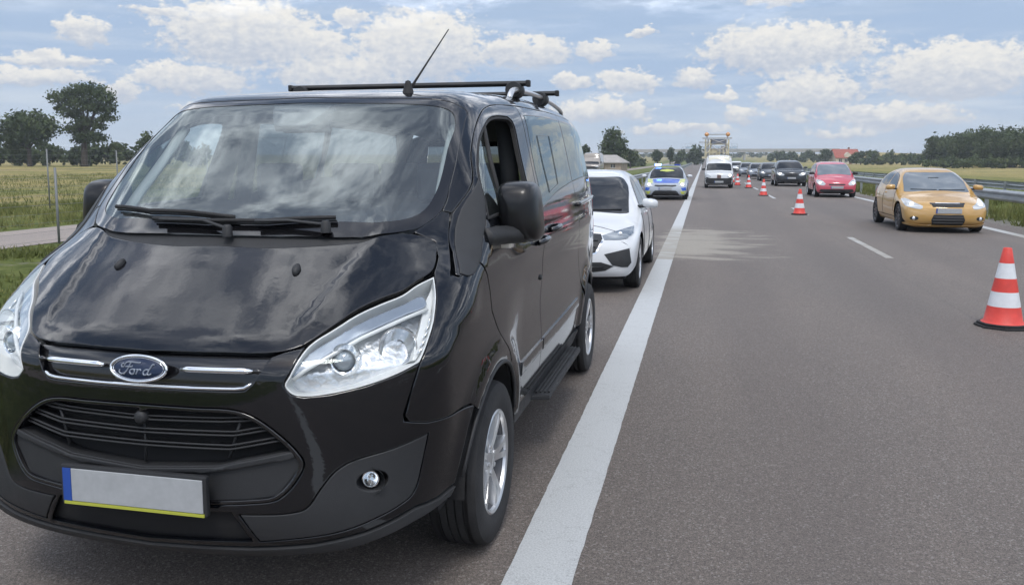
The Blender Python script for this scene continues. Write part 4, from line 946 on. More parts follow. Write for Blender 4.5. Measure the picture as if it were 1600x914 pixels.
def car_body(prof,L,Wd,H,kind):
    q=np.array(prof); s=(L/q[:,0].max(),H/q[:,1].max()); pr=[(a*s[0],b*s[1]) for a,b in prof]
    h=Wd/2
    if kind=='hatch': zt=[0,.18,.3,.5,.7,.82,.92,1.0,1.2,1.4,1.55]; wt=[.86,.91,.97,1.,.995,.975,.945,.905,.80,.68,.58]
    elif kind=='mpv': zt=[0,.18,.3,.5,.75,.9,1.0,1.08,1.3,1.5,1.65]; wt=[.86,.91,.97,1.,.995,.98,.955,.92,.83,.73,.64]
    elif kind=='suv': zt=[0,.22,.35,.6,.85,1.0,1.08,1.15,1.4,1.6,1.75]; wt=[.86,.92,.97,1.,.995,.975,.95,.92,.80,.69,.60]
    else: zt=[0,.2,.35,.6,.9,1.05,1.2,1.5,1.8,1.9,2.05]; wt=[.9,.94,.98,1.,.995,.985,.97,.91,.86,.83,.76]
    sz=H/{'hatch':1.485,'mpv':1.585,'suv':1.69,'van':1.97}[kind]
    wz=table([z*sz for z in zt],[h*w for w in wt])
    wv=table([-1,0,.3,.7,1.2,L*.6,L-.9,L-.4,L,L+1],[-.35,-.15,-.05,-.008,0,0,-.015,-.07,-.2,-.5])
    pa=.26 if kind!='van' else .16
    def plan(u,v,z): return pa*(u/h)**2*(1-sst(.8,2.3,v))-.16*(u/h)**2*sst(L-1.6,L-.6,v)
    def crown(u,v,z): return .05*(u/h)**2
    def k(u,v,z): return .10+.06*sst(1.0,1.3,z)
    return Body(pr,wz,wv,plan,crown,k,res=.024)
def patch_shell(B,L,zmin,vh,v1,v2,vr,ub,arches,step,zc_arch,ra):
    """painted skin as five joined sheets: front, top, rear and both sides"""
    F_=Frame('front'); S_=Frame('side'); T_=Frame('top'); K_=Frame('back')
    vv=np.linspace(v1,v2,26); q=np.stack([ub(vv),vv],1); P,_=T_.lift(B,q); zt=P[:,2]
    ar=[]
    for vc in arches:
        a=np.linspace(math.pi,0,18); pts=np.stack([vc+ra*np.cos(a),zc_arch+ra*np.sin(a)],1); ar.append(pts[pts[:,1]>=zmin])
    side=np.concatenate([np.stack([vv,zt],1),[(v2,zmin)],ar[1][::-1],ar[0][::-1],[(v1,zmin)]])
    kw=dict(gap=-.001,lip=0,bev=0)
    Rs=panel(B,S_,side,step,**kw)
    def edge(v,ztop):
        zz=np.linspace(zmin,ztop,8); O=np.stack([np.full(8,1.7),np.full(8,v),zz],1); p,_=B.cast(O,np.tile((-1.,0,0),(8,1)),0,2.4,70); return np.stack([p[:,0],zz],1)
    uu=np.linspace(0,1,8)
    uf=uu*ub(v1); pf=T_.lift(B,np.stack([uf,vh+(v1-vh)*uu**2],1))[0]
    e1=edge(v1,zt[0]); fr=np.concatenate([pf[:,[0,2]],e1[::-1][1:],[(0,zmin)]])
    Rf=panel(B,F_,sym(fr),step,**kw)
    ur=uu*ub(v2); prr=T_.lift(B,np.stack([ur,vr-(vr-v2)*uu**2],1))[0]
    e2=edge(v2,zt[-1]); bk=np.concatenate([prr[:,[0,2]],e2[::-1][1:],[(0,zmin)]]); Rb=panel(B,K_,sym(bk),step,**kw)
    tp=np.concatenate([pf[:,:2],q[1:],prr[::-1][1:,:2]]); Rt=panel(B,T_,sym(tp),step,**kw)
    return merge(Rs,mirror(Rs),Rf,Rb,Rt)
CARGLASS=lambda:mat('car_glass',(.016,.019,.023),.03,spec=.5,coat=0.)
def lampmat(name,on=0.): return mat(name,(.48,.50,.51),.18,.35,coat=1.,emit=(1,.95,.85) if on else None,es=on)
def car(name,label,loc,spec,rz=0.):
    k=spec['kind']; L,Wd,H=spec['L'],spec['W'],spec['H']; h=Wd/2; prof=dict(hatch=HATCH,mpv=MPV,suv=SUV_P,van=VANP)[k]
    B=car_body(prof,L,Wd,H,k); base=np.array(prof); sv,sz=L/base[:,0].max(),H/base[:,1].max()
    zroot=float(zr(loc[1])); t=thing(name,label,'car' if k!='van' else 'van',(loc[0],loc[1],zroot+.004),rz,spec.get('group'))
    pm=spec['paint']; st=spec.get('step',.07); wr=spec.get('R',.315); fo=spec.get('fo',.86); wb=spec['wb']; arches=(fo,fo+wb)
    vh=dict(hatch=.075,mpv=.075,suv=.06,van=.06)[k]*sv; v1=.27; v2=L-.42; vr=L-.09
    roof=dict(hatch=(1.2,1.9,.74,.55),mpv=(1.0,1.7,.76,.62),suv=(1.3,2.0,.78,.60),van=(.7,1.3,.80,.74))[k]
    ub=lambda v:h*(roof[2]+(roof[3]-roof[2])*sst(roof[0]*sv,roof[1]*sv,np.asarray(v,float)))
    zmin=dict(hatch=.215,mpv=.215,suv=.26,van=.24)[k]*sz-spec.get('low',0.)
    R=patch_shell(B,L,zmin,vh,v1,v2,vr,ub,arches,st,wr,wr+.055)
    body=put('body',R,pm,t)
    FrF,FrS,FrT=Frame('front'),Frame('side'),Frame('top')
    kw=dict(bev=0 if st>.08 else .004)
    # windscreen
    w=spec['ws']; hf=[(0,w[0]),(w[2]*.55,w[0]+.035),(w[2]*.94,w[0]+.12),(w[2],w[0]+.165,1),(w[3]*1.02,w[1]+.06),(w[3]*.94,w[1]+.085,1),(w[3]*.5,w[1]+.025),(0,w[1])]
    ws=put('windscreen',panel(B,FrT,sym(sm(hf,4,False)),st,off=.004,lip=.006,**kw),spec.get('glass') or CARGLASS(),t)
    if spec.get('detail'):
        p=FrT.lift(B,np.array([(0.02,w[0]+.03),(.35,w[0]+.08),(.60,w[0]+.17)]),.012)[0]; MB().tube(p,.010,6).build('wiper',G('plastic'),t,smooth=True)
        p=FrT.lift(B,np.array([(-.55,w[0]+.17),(-.3,w[0]+.08),(-.02,w[0]+.035)]),.012)[0]; MB().tube(p,.010,6).build('wiper',G('plastic'),t,smooth=True)
        bw=FrT.lift(B,np.array([(0,w[1]-.25)]),0)[0][0]; MB().box((-.11,bw[1]-.02,bw[2]-.0),(.11,bw[1]+.01,bw[2]+.008)).build('sensor_box',G('gloss'),t)
    # side windows
    for s_ in (1,-1):
        mm=(lambda r:r) if s_>0 else mirror
        for wn in spec['side']:
            put('side_window',mm(panel(B,FrS,sm([tuple(p) for p in wn],4),st,off=.003,lip=.006,**kw)),CARGLASS(),t)
        for ln in spec.get('lines',()):
            a=FrS.lift(B,crspline(ln,4,False),.001)[0]; a[:,0]*=s_; MB().tube(a,.0045,5).build('shut_line',G('dark'),body,smooth=True)
        for hd in spec.get('handles',()):
            a=FrS.lift(B,np.array([hd,(hd[0]+.18,hd[1]+.005)]),.012)[0]; a[:,0]*=s_; MB().tube(a,.014,6).build('door_handle',pm,t,smooth=True)
        # mirrors
        mv,mz=spec['mirror']; rings=[]
        for i,(y,kk) in enumerate(((-.09,.35),(-.075,.7),(-.04,.95),(.0,1.),(.05,.97),(.06,.9))):
            r=sqring(h*1.0+.06,mz,.105*kk,.062*kk,mv+y,3.2,16); r[:,2]-=.10*(r[:,0]-h-.06); rings.append(r)
        V,F=loft(rings); V[:,0]*=s_; mo=mk('door_mirror',V,F,spec.get('mirmat',pm),t); bmf(mo,40)
        a=FrS.lift(B,np.array([(mv,mz-.03)]),-.03)[0][0]; MB().tube([(s_*a[0],a[1],a[2]),(s_*(h+.0),mv,mz-.035)],.022,8).build('mirror_foot',G('plastic'),mo,smooth=True)
        # lamps
        hd=sm([tuple(p) for p in spec['head']],4); on=spec.get('on',0.)
        lh=put('headlamp',mm(panel(B,FrF,hd,st*.7,off=.006,lip=.02,**kw)),spec.get('headmat') or lampmat('headlamp_dull'),t)
        c=np.array(hd).mean(0) if 'bulb' not in spec else np.array(spec['bulb'])
        cc,nn=FrF.lift(B,c[None],.008); cc=cc[0]; cc[0]*=s_
        rr=spec.get('bulbr',.055)
        if not (spec.get('oneon') and s_<0):
            MB().lathe([(0,-.012),(rr*.6,-.009),(rr,.004)],'y',tuple(cc),16).build('bulb',lampmat('lamp_on_%d'%int(on*10),on) if on else G('chrome'),lh,auto=40)
        if 'fog' in spec:
            fg=np.array([(spec['fog'][0]+spec['fog'][2]*math.cos(a),spec['fog'][1]+spec['fog'][3]*math.sin(a)) for a in np.linspace(0,2*math.pi,15)[:-1]])
            fo_=put('fog_lamp',mm(panel(B,FrF,fg,st*.6,off=.004,lip=.01,bev=0)),G('plastic'),t)
            cc=FrF.lift(B,np.array([spec['fog'][:2]]),.006)[0][0]; cc[0]*=s_; MB().lathe([(0,-.008),(.03,-.005),(.042,.004)],'y',tuple(cc),12).build('lens',G('silver'),fo_,auto=40)
        for nm,key,mt in (('side_vent','vent','plastic'),):
            if key in spec: put(nm,mm(panel(B,FrF,np.array(spec[key]),st*.7,off=.004,lip=.01,bev=0)),G(mt),t)
        for ov in spec.get('overside',()):
            put(ov[0],mm(panel(B,{'s':FrS,'f':FrF,'t':FrT}[ov[1]],np.array(ov[2]),st,off=.003,lip=.004,bev=0)),ov[3],body)
        for vc in arches:
            wheel_part(t,(s_*(h-.115),vc,wr-.002),s_,wr,spec.get('rr',wr*.66),.205,spec.get('wheel',WHEEL_CAR),random.random()*6)
            pts=[(vc+(wr+.058)*math.cos(a),wr+(wr+.058)*math.sin(a)) for a in np.linspace(math.pi*1.05,-math.pi*.05,14)]; n=len(pts)
            V=[(s_*(h-.045),p[0],p[1]) for p in pts]+[(s_*(h-.34),p[0],p[1]) for p in pts]; F=[(i,i+1,n+i+1,n+i) for i in range(n-1)]+[tuple(range(n,2*n))]
            mk('arch_liner',V,F,G('liner'),t)
        tl=np.array(spec.get('tail',[(L-.36,.80*sz),(L-.12,.78*sz),(L-.16,.98*sz),(L-.40,.98*sz)])); put('tail_lamp',mm(panel(B,FrS,tl,st,off=.004,bev=0)),G('redlamp'),t)
    for ov in spec.get('over',()):
        put(ov[0],panel(B,{'s':FrS,'f':FrF,'t':FrT}[ov[1]],sym(np.array(ov[2],float)),st,off=ov[4] if len(ov)>4 else .003,lip=.006,bev=0),ov[3],body)
    for key,nm,mt in (('grille','grille','plastic'),('intake','air_intake','plastic')):
        if key in spec: put(nm,panel(B,FrF,sym(np.array(spec[key],float)),st*.7,off=.004,lip=.01,bev=0),G(mt),t)
    for i,(z0,z1,u0) in enumerate(spec.get('slats',())):
        a=FrF.lift(B,np.array([(u,z0) for u in np.linspace(-u0,u0,9)]),.010)[0]; MB().tube(a,z1,6).build('grille_slat',spec.get('slatmat') or G('gloss'),t,smooth=True)
    if 'plate' in spec:
        pz=spec['plate']; c=FrF.lift(B,np.array([(0,pz)]),.012)[0][0]; p=MB().box((-.235,c[1]-.012,pz-.055),(.26,c[1]+.004,pz+.055)).build('number_plate',G('plate'),t,bevel=.003); MB().box((-.26,c[1]-.012,pz-.055),(-.237,c[1]+.004,pz+.055)).build('plate_band',G('euband'),p)
    MB().box((-h+.16,.30,.17),(h-.16,L-.3,.40)).build('underbody',G('dark'),t)
    return t,B
WHEEL_CAR=dict(name='car',spokes=5,split=(0,),w=1.1,mat=lambda:G('alu'))
WHEEL_DARK=dict(name='dark',spokes=10,split=(0,),w=.55,mat=lambda:mat('dark_rim',(.035,.036,.04),.3,.6,coat=.5))
def hatch_windows(L,H,rear=True):
    a=L/4.22; b=H/1.485
    r=[[(1.42*a,.985*b),(1.60*a,1.16*b),(1.90*a,1.315*b),(2.16*a,1.375*b,1),(2.20*a,1.0*b,1)],[(2.27*a,1.0*b,1),(2.25*a,1.385*b,1),(2.7*a,1.385*b),(3.02*a,1.335*b,1),(3.14*a,1.03*b,1)],[(3.20*a,1.04*b,1),(3.10*a,1.325*b,1),(3.36*a,1.25*b),(3.56*a,1.12*b,1)]]
    return r
def hatch_lines(L,H,fo,wr):
    a=L/4.22; b=H/1.485
    return [[(1.30*a,.92*b),(1.26*a,.70*b),(1.30*a,.42*b),(1.36*a,.30*b)],[(2.235*a,1.0*b),(2.24*a,.6*b),(2.22*a,.30*b)],[(3.12*a,.98*b),(3.06*a,.75*b),(2.92*a,.55*b)]]
def vehicles():
    grp='cars queuing in the fast lane'
    white=paint('white_paint',(.62,.64,.66),rough=.4,dust=.06,ior=1.4); orange=paint('orange_paint',(.50,.295,.085),.1,rough=.4,dust=.12)
    red=paint('red_paint',(.50,.065,.10),rough=.4,dust=.12); gun=paint('gunmetal_paint',(.04,.05,.062),.3,rough=.4,dust=.1,ior=1.4); grey=paint('silver_grey_paint',(.17,.19,.22),.3,rough=.4,ior=1.4); dk=paint('dark_grey_paint',(.045,.055,.065),.3,rough=.4,ior=1.4)
    yel=paint('signal_yellow',(.48,.53,.09),rough=.4,dust=.05); blue=paint('police_blue',(.02,.09,.45),rough=.4,dust=.03,ior=1.35); sil=paint('police_silver',(.36,.40,.45),.2,rough=.4,ior=1.4)
    hw=hatch_windows
    # white hatchback right behind the van
    L,H=4.36,1.47
    car('hatchback','white hatchback parked close behind the black van',(-1.63,9.75),dict(kind='hatch',L=L,W=1.79,H=H,wb=2.65,fo=.87,paint=white,ws=(1.02,1.80,.70,.56),side=hw(L,H),lines=hatch_lines(L,H,.87,.32)+[[(.42,.70),(.60,.83),(.98,.93)]],handles=[(2.02,.885),(2.92,.90)],mirror=(1.42,1.035),step=.045,detail=True,R=.325,
        head=[(.455,.695,1),(.64,.745),(.80,.785,1),(.815,.705,1),(.74,.655),(.49,.645,1)],headmat=mat('dark_headlamp',(.20,.23,.26),.08,.5,coat=1.),bulb=(.66,.70),bulbr=.03,
        grille=[(0,.72),(.30,.72),(.44,.712),(.47,.66),(.40,.505),(.30,.490),(0,.490)],intake=[(0,.395),(.47,.395),(.62,.345),(.52,.290),(.34,.268),(0,.262)],vent=[(.50,.487),(.79,.553),(.815,.378),(.775,.325),(.70,.330),(.60,.355)],
        slats=[(.64,.008,.42),(.57,.008,.40),(.335,.007,.50)],plate=.44,over=[('chrome_frame','f',[(0,.735),(.31,.735),(.455,.728),(.495,.66),(.415,.49),(.30,.474),(0,.474)],G('chrome'),.002)]))
    # orange three-door hatchback, lowered
    L,H=4.22,1.43
    car('hatchback','orange lowered hatchback with its headlights on, nearest in the fast lane',(5.30,19.98),dict(kind='hatch',L=L,W=1.78,H=H,wb=2.60,fo=.84,paint=orange,group=grp,ws=(.98,1.72,.70,.55),side=[[(1.42,.955),(1.60,1.12),(1.90,1.27),(2.30,1.33,1),(2.42,.975,1)],[(2.49,.98,1),(2.38,1.33,1),(2.9,1.315),(3.30,1.20),(3.52,1.06,1)]],lines=[[(1.30,.89),(1.26,.70),(1.30,.42)],[(2.46,.96),(2.50,.65),(2.44,.30)]],handles=[(2.22,.83)],mirror=(1.36,.985),step=.055,detail=True,R=.315,low=.05,wheel=WHEEL_DARK,rr=.225,glass=mat('painted_sky_glass',(.15,.175,.20),.04,spec=.6),  # pale windscreen base colour stands in for the sky mirrored in it
        head=[(.50,.600,1),(.62,.66),(.76,.752),(.84,.735,1),(.825,.60),(.70,.548),(.52,.540)],headmat=lampmat('headlamp_clear',.05),bulb=(.70,.625),bulbr=.045,on=3.,fog=(.67,.325,.085,.045),
        grille=[(0,.640),(.335,.640),(.31,.585),(0,.580)],intake=[(0,.415),(.30,.415),(.345,.30),(.31,.175),(0,.170)],slats=[(.24,.007,.30),(.30,.007,.31),(.36,.007,.30),(.61,.006,.30)],slatmat=mat('mesh_grey',(.10,.10,.10),.5),plate=.50,
        over=[('bonnet_edge','f',[(0,.672),(.36,.672),(.355,.640),(0,.640)],G('gloss')),('chrome_bar','f',[(0,.668),(.25,.668),(.25,.650),(0,.650)],G('chrome'),.012),('front_lip','f',[(0,.20),(.55,.20),(.80,.245),(.83,.195),(.6,.150),(0,.145)],orange,.03)],
        overside=[('side_skirt','s',[(1.25,.30),(3.0,.30),(3.0,.19),(1.25,.19)],orange)]))
    L,H=4.05,1.575
    car('people_carrier','red compact people carrier behind the orange car',(5.76,38.9),dict(kind='mpv',L=L,W=1.74,H=H,wb=2.55,fo=.80,paint=red,group=grp,ws=(.86,1.60,.72,.60),side=[[(1.25,1.04),(1.5,1.27),(1.85,1.42,1),(1.92,1.05,1)],[(1.99,1.05,1),(1.94,1.44,1),(2.75,1.45,1),(2.82,1.08,1)],[(2.90,1.08,1),(2.84,1.44,1),(3.4,1.36,1),(3.5,1.12,1)]],lines=[[(1.22,.98),(1.18,.7),(1.22,.3)],[(1.955,1.03),(1.97,.6),(1.95,.3)]],handles=[(1.75,.9)],mirror=(1.25,1.06),step=.08,R=.31,
        head=[(.46,.60,1),(.60,.74),(.80,.80,1),(.82,.66),(.72,.545,1),(.52,.535)],glass=mat('painted_sky_glass',(.15,.175,.20),.04,spec=.6),headmat=lampmat('headlamp_clear',.05),bulb=(.68,.63),bulbr=.05,on=4.,grille=[(0,.60),(.34,.60),(.34,.54),(0,.54)],intake=[(0,.36),(.66,.37),(.74,.25),(.50,.215),(0,.21)],plate=.45,mirmat=G('plastic')))  # mirrored sky is put into the windscreen colour here too
    L,H=4.7,1.66
    car('off_roader','dark grey off-roader with silver grille, behind the red car',(5.50,55.8),dict(kind='suv',L=L,W=1.95,H=H,wb=2.85,fo=.9,paint=gun,group=grp,ws=(1.22,1.92,.80,.64),side=[[(1.7,1.14),(1.95,1.36),(2.2,1.49,1),(2.3,1.15,1)],[(2.37,1.15,1),(2.3,1.51,1),(3.2,1.49,1),(3.4,1.2,1)],[(3.47,1.2,1),(3.3,1.47,1),(3.8,1.36,1),(3.95,1.24,1)]],mirror=(1.75,1.2),step=.09,R=.37,head=[(.42,.74,1),(.60,.86),(.86,.90,1),(.88,.80),(.78,.72),(.5,.68)],headmat=lampmat('headlamp_clear',.05),bulb=(.68,.79),bulbr=.07,on=5.,grille=[(0,.84),(.36,.84),(.38,.62),(0,.60)],intake=[(0,.46),(.5,.46),(.62,.32),(0,.29)],plate=.53,vent=[(.58,.52),(.84,.58),(.86,.40),(.64,.36)],over=[('skid_trim','f',[(0,.27),(.42,.28),(.40,.25),(0,.245)],G('alu'),.012)]))
    sp=lambda pm,L=4.4,H=1.46,W_=1.79,kind='hatch',**k:dict(dict(kind=kind,L=L,W=W_,H=H,wb=2.62,fo=.86,paint=pm,ws=(1.02,1.80,.70,.56),side=hw(L,H),mirror=(1.42,1.03),step=.11,R=.32,group=grp,head=[(.47,.66,1),(.62,.74),(.80,.78,1),(.82,.68),(.7,.62),(.5,.61)],headmat=lampmat('headlamp_clear',.05),bulb=(.66,.69),bulbr=.05,grille=[(0,.66),(.38,.66),(.40,.55),(0,.53)],intake=[(0,.42),(.62,.42),(.66,.28),(0,.25)],plate=.47),**k)
    car('saloon_car','dark grey car with a chrome-edged grille behind the off-roader',(5.40,70.5),sp(dk,L=4.6,H=1.52,W_=1.84,on=4.,over=[('bumper_chrome','f',[(0,.27),(.60,.28),(.60,.24),(0,.23)],G('alu'),.012)]))
    car('saloon_car','pale silver car peeping out behind the dark grey car',(4.95,79.),sp(grey,H=1.46))
    car('saloon_car','silver-grey car further left in the queue, clear of the cones',(4.62,91.),sp(grey,L=4.5,H=1.50,W_=1.84))
    car('saloon_car','pale car half hidden by the cream-topped van, its lamps lit',(4.25,112.),sp(white,H=1.62,kind='mpv',on=4.,side=[[(1.25,1.04),(1.5,1.27),(1.85,1.42,1),(1.92,1.05,1)],[(1.99,1.05,1),(1.94,1.44,1),(2.75,1.45,1),(2.82,1.08,1)]],ws=(.86,1.60,.72,.60)))
    car('saloon_car','dark car far back in the fast lane with the road open behind',(5.3,150.),sp(dk,H=1.48))
    car('saloon_car','grey car far back in the queue, almost at the rise',(5.0,190.),sp(grey,H=1.48))
    car('saloon_car','tiny dark car on the hard shoulder under the overpass',(-1.6,330.),sp(dk,H=1.6,group=None))
    # cream and white van in the slow lane
    L,H=4.4,1.97
    t,B=car('delivery_van','white van with high cream roof front and black bumper in the coned-off lane',(.93,51.0),dict(kind='van',L=L,W=1.68,H=H,wb=2.75,fo=.85,paint=white,ws=(.66,1.10,.74,.68),side=[[(.95,1.05),(1.12,1.30),(1.3,1.45),(1.75,1.46,1),(1.8,1.06,1)]],mirror=(.95,1.12),step=.07,R=.325,mirmat=G('plastic'),head=[(.44,.69,1),(.60,.80),(.74,.84,1),(.77,.70,1),(.5,.66)],headmat=lampmat('headlamp_dull'),bulb=(.62,.75),bulbr=.06,on=9.,oneon=True,
        over=[('black_bumper','f',[(0,.60),(.50,.60),(.70,.66),(.80,.58),(.80,.20),(0,.20)],G('plastic')),('roof_board','t',[(0,1.21),(.60,1.25),(.62,1.45),(0,1.42)],paint('cream_paint',(.66,.64,.52),dust=.05)),('brand_panel','f',[(0,.80),(.115,.80),(.115,.60),(0,.60)],mat('badge_brown',(.13,.08,.07),.4),.008),('bumper_strip','f',[(0,.235),(.55,.235),(.55,.205),(0,.20)],G('alu'),.01)],plate=.385))
    # police car
    L,H=4.31,1.40
    t,B=car('police_car','blue, yellow and silver police car with blue roof light, on the hard shoulder',(-1.50,34.8),dict(kind='hatch',L=L,W=1.80,H=H,wb=2.65,fo=.88,paint=sil,ws=(1.02,1.80,.71,.57),side=hw(L,H),mirror=(1.42,.97),mirmat=white,step=.055,detail=True,R=.32,head=[(.50,.590,1),(.60,.665),(.76,.715,1),(.80,.62),(.70,.570),(.55,.560)],headmat=lampmat('headlamp_clear',.05),bulb=(.675,.625),bulbr=.055,on=8.,
        grille=[(0,.625),(.22,.615),(.42,.625),(.45,.580),(.30,.545),(0,.555)],intake=[(0,.395),(.42,.395),(.50,.33),(.58,.20),(0,.19)],plate=.47,
        over=[('bonnet_stripe','t',[(0,.26),(.30,.30),(.50,.42),(.56,.98),(.30,.94),(0,.93)],blue),('roof_stripe','t',[(0,1.86),(.50,1.96),(.50,2.9),(0,2.9)],yel)],
        overside=[('wing_stripe','t',[(.54,.40),(.74,.50),(.78,1.15),(.58,1.02)],yel),('bumper_stripe','f',[(.62,.50),(.82,.53),(.84,.40),(.70,.38)],blue),('bumper_patch','f',[(.60,.36),(.82,.37),(.82,.25),(.66,.24)],yel),('door_stripe','s',[(1.3,.80),(3.6,.82),(3.6,.62),(1.3,.60)],blue),('pillar_stripe','s',[(1.22,.955),(1.30,.985),(1.62,1.235),(1.60,1.26),(1.50,1.20)],yel)]))
    zb=1.40; bm_=MB().box((-.56,1.95,zb-.005),(.56,2.17,zb+.045)).build('light_bar',mat('light_bar_clear',(.30,.36,.45),.15,coat=1.),t,bevel=.02)
    MB().box((-.54,1.935,zb+.005),(-.28,2.16,zb+.075)).build('beacon',mat('blue_beacon',(.02,.05,.6),.2,emit=(.12,.26,1.),es=14.),bm_,bevel=.02)
    MB().box((.28,1.945,zb+.005),(.54,2.16,zb+.07)).build('beacon',mat('blue_lens',(.02,.05,.35),.2,coat=1.),bm_,bevel=.02)
vehicles()
# ------------------------------------------------------------------ roadside
def th(x,y): return float(terrain(np.array(x,float),np.array(y,float)))
def mkfast(name,V,F,m,parent=None,loc=None):
    """V (n,3), F (m,4) or (m,3)"""
    V=np.asarray(V,np.float32); F=np.asarray(F,np.int32); k=F.shape[1]
    me=bpy.data.meshes.new(name); me.vertices.add(len(V)); me.vertices.foreach_set('co',V.ravel()); me.loops.add(F.size); me.loops.foreach_set('vertex_index',F.ravel())
    me.polygons.add(len(F)); me.polygons.foreach_set('loop_start',np.arange(len(F),dtype=np.int32)*k); me.update(calc_edges=True); me.materials.append(m)
    o=bpy.data.objects.new(name,me); link(o,parent)
    if loc is not None: o.location=loc
    return o
def mat_leaf(name,a,b,c):
    m=bpy.data.materials.new(name); m.use_nodes=True; N=NT(m.node_tree); bs=N.n['Principled BSDF']; p=N.node('ShaderNodeTexCoord').outputs['Object']
    f=N.m('ADD',N.m('MULTIPLY',N.noise(p,.35,3.),.6),N.m('MULTIPLY',N.noise(p,3.,4.),.4)); N.put(bs.inputs['Base Color'],N.ramp(f,[(.32,a),(.5,b),(.68,c)])); bs.inputs['Roughness'].default_value=.7; bs.inputs['Specular IOR Level'].default_value=.25
    tl=N.node('ShaderNodeBsdfTranslucent'); N.put(tl.inputs[0],N.ramp(f,[(.3,a),(.7,c)])); mx=N.node('ShaderNodeMixShader'); mx.inputs[0].default_value=.25
    out=N.n['Material Output']; N.l.new(bs.outputs[0],mx.inputs[1]); N.l.new(tl.outputs[0],mx.inputs[2]); N.l.new(mx.outputs[0],out.inputs[0]); return m
LEAF=[mat_leaf('oak_leaves',(.03,.048,.024),(.065,.092,.04),(.125,.15,.065)),mat_leaf('field_tree_leaves',(.034,.055,.024),(.08,.11,.042),(.15,.175,.075)),mat_leaf('bush_leaves',(.03,.045,.016),(.06,.085,.028),(.11,.125,.05))]
BARK=mat('bark',(.055,.045,.036),.9,bump=(9.,.8,6.),var=(4.,.35))
def leaves(clumps,n,size,rng=RNG):
    """leaf cards through the clumps; clumps: (x,y,z,rx,ry,rz)"""
    C_=np.array(clumps,float); vol=(C_[:,3]*C_[:,4]*C_[:,5])**.75; k=rng.choice(len(C_),n,p=vol/vol.sum()); d=rng.normal(size=(n,3)); d/=np.linalg.norm(d,axis=1,keepdims=True)
    r=rng.random(n)**.36*(1+.20*rng.normal(size=n)); c=C_[k,:3]+d*C_[k,3:]*r[:,None]
    a=rng.normal(size=(n,3)); a/=np.linalg.norm(a,axis=1,keepdims=True); b=np.cross(a,d+.6*rng.normal(size=(n,3))); b/=np.maximum(np.linalg.norm(b,axis=1,keepdims=True),1e-6)
    s=size*(.55+.9*rng.random(n))[:,None]; V=np.stack([c-a*s*.5,c+b*s*.32,c+a*s*.55,c-b*s*.32],1).reshape(-1,3); F=np.arange(4*n).reshape(n,4); return V,F
def rnd_clumps(cx,cy,cz,rx,ry,rz,n,rng,k=.36):
    out=[]
    for _ in range(n):
        d=rng.normal(size=3); d/=np.linalg.norm(d); q=rng.random()**.5*.78
        out.append((cx+d[0]*rx*q,cy+d[1]*ry*q,cz+d[2]*rz*q,rx*k*(.7+.6*rng.random()),ry*k*(.7+.6*rng.random()),rz*k*(.65+.5*rng.random())))
    return out
def tree(name,label,x,y,h,clumps,n,size,lm=0,trunk=.3,group=None,z=None,lean=0.):
    z0=(th(x,y) if z is None else z)-.1; t=thing(name,label,'tree',(x,y,z0),0,group)
    V,F=leaves(clumps,n,size); mkfast('crown',V,F,LEAF[lm],t)
    zb=min(c[2] for c in clumps); top=max(c[2] for c in clumps)
    mb=MB().tube([(0,0,-.2),(.05*trunk,0,.4),(lean*.3,0,zb*.6),(lean*.6,0,zb),(lean,0,(zb+top)/2)],[trunk*1.35,trunk,trunk*.85,trunk*.7,trunk*.3],10)
    for c in clumps[:9]: mb.tube([(lean*.5,0,max(.5,zb*.85)),((c[0]+lean*.5)*.5,c[1]*.5,(zb+c[2])*.52),(c[0],c[1],c[2])],[trunk*.42,trunk*.26,trunk*.08],6)
    mb.build('trunk',BARK,t,smooth=True); return t
def bearing(px):
    """compass direction of a column of the view, as x per unit y"""
    a=(px-800)/1300*math.cos(rad(PITCH)); c=math.atan(a)-rad(YAW); return math.sin(c),math.cos(c)
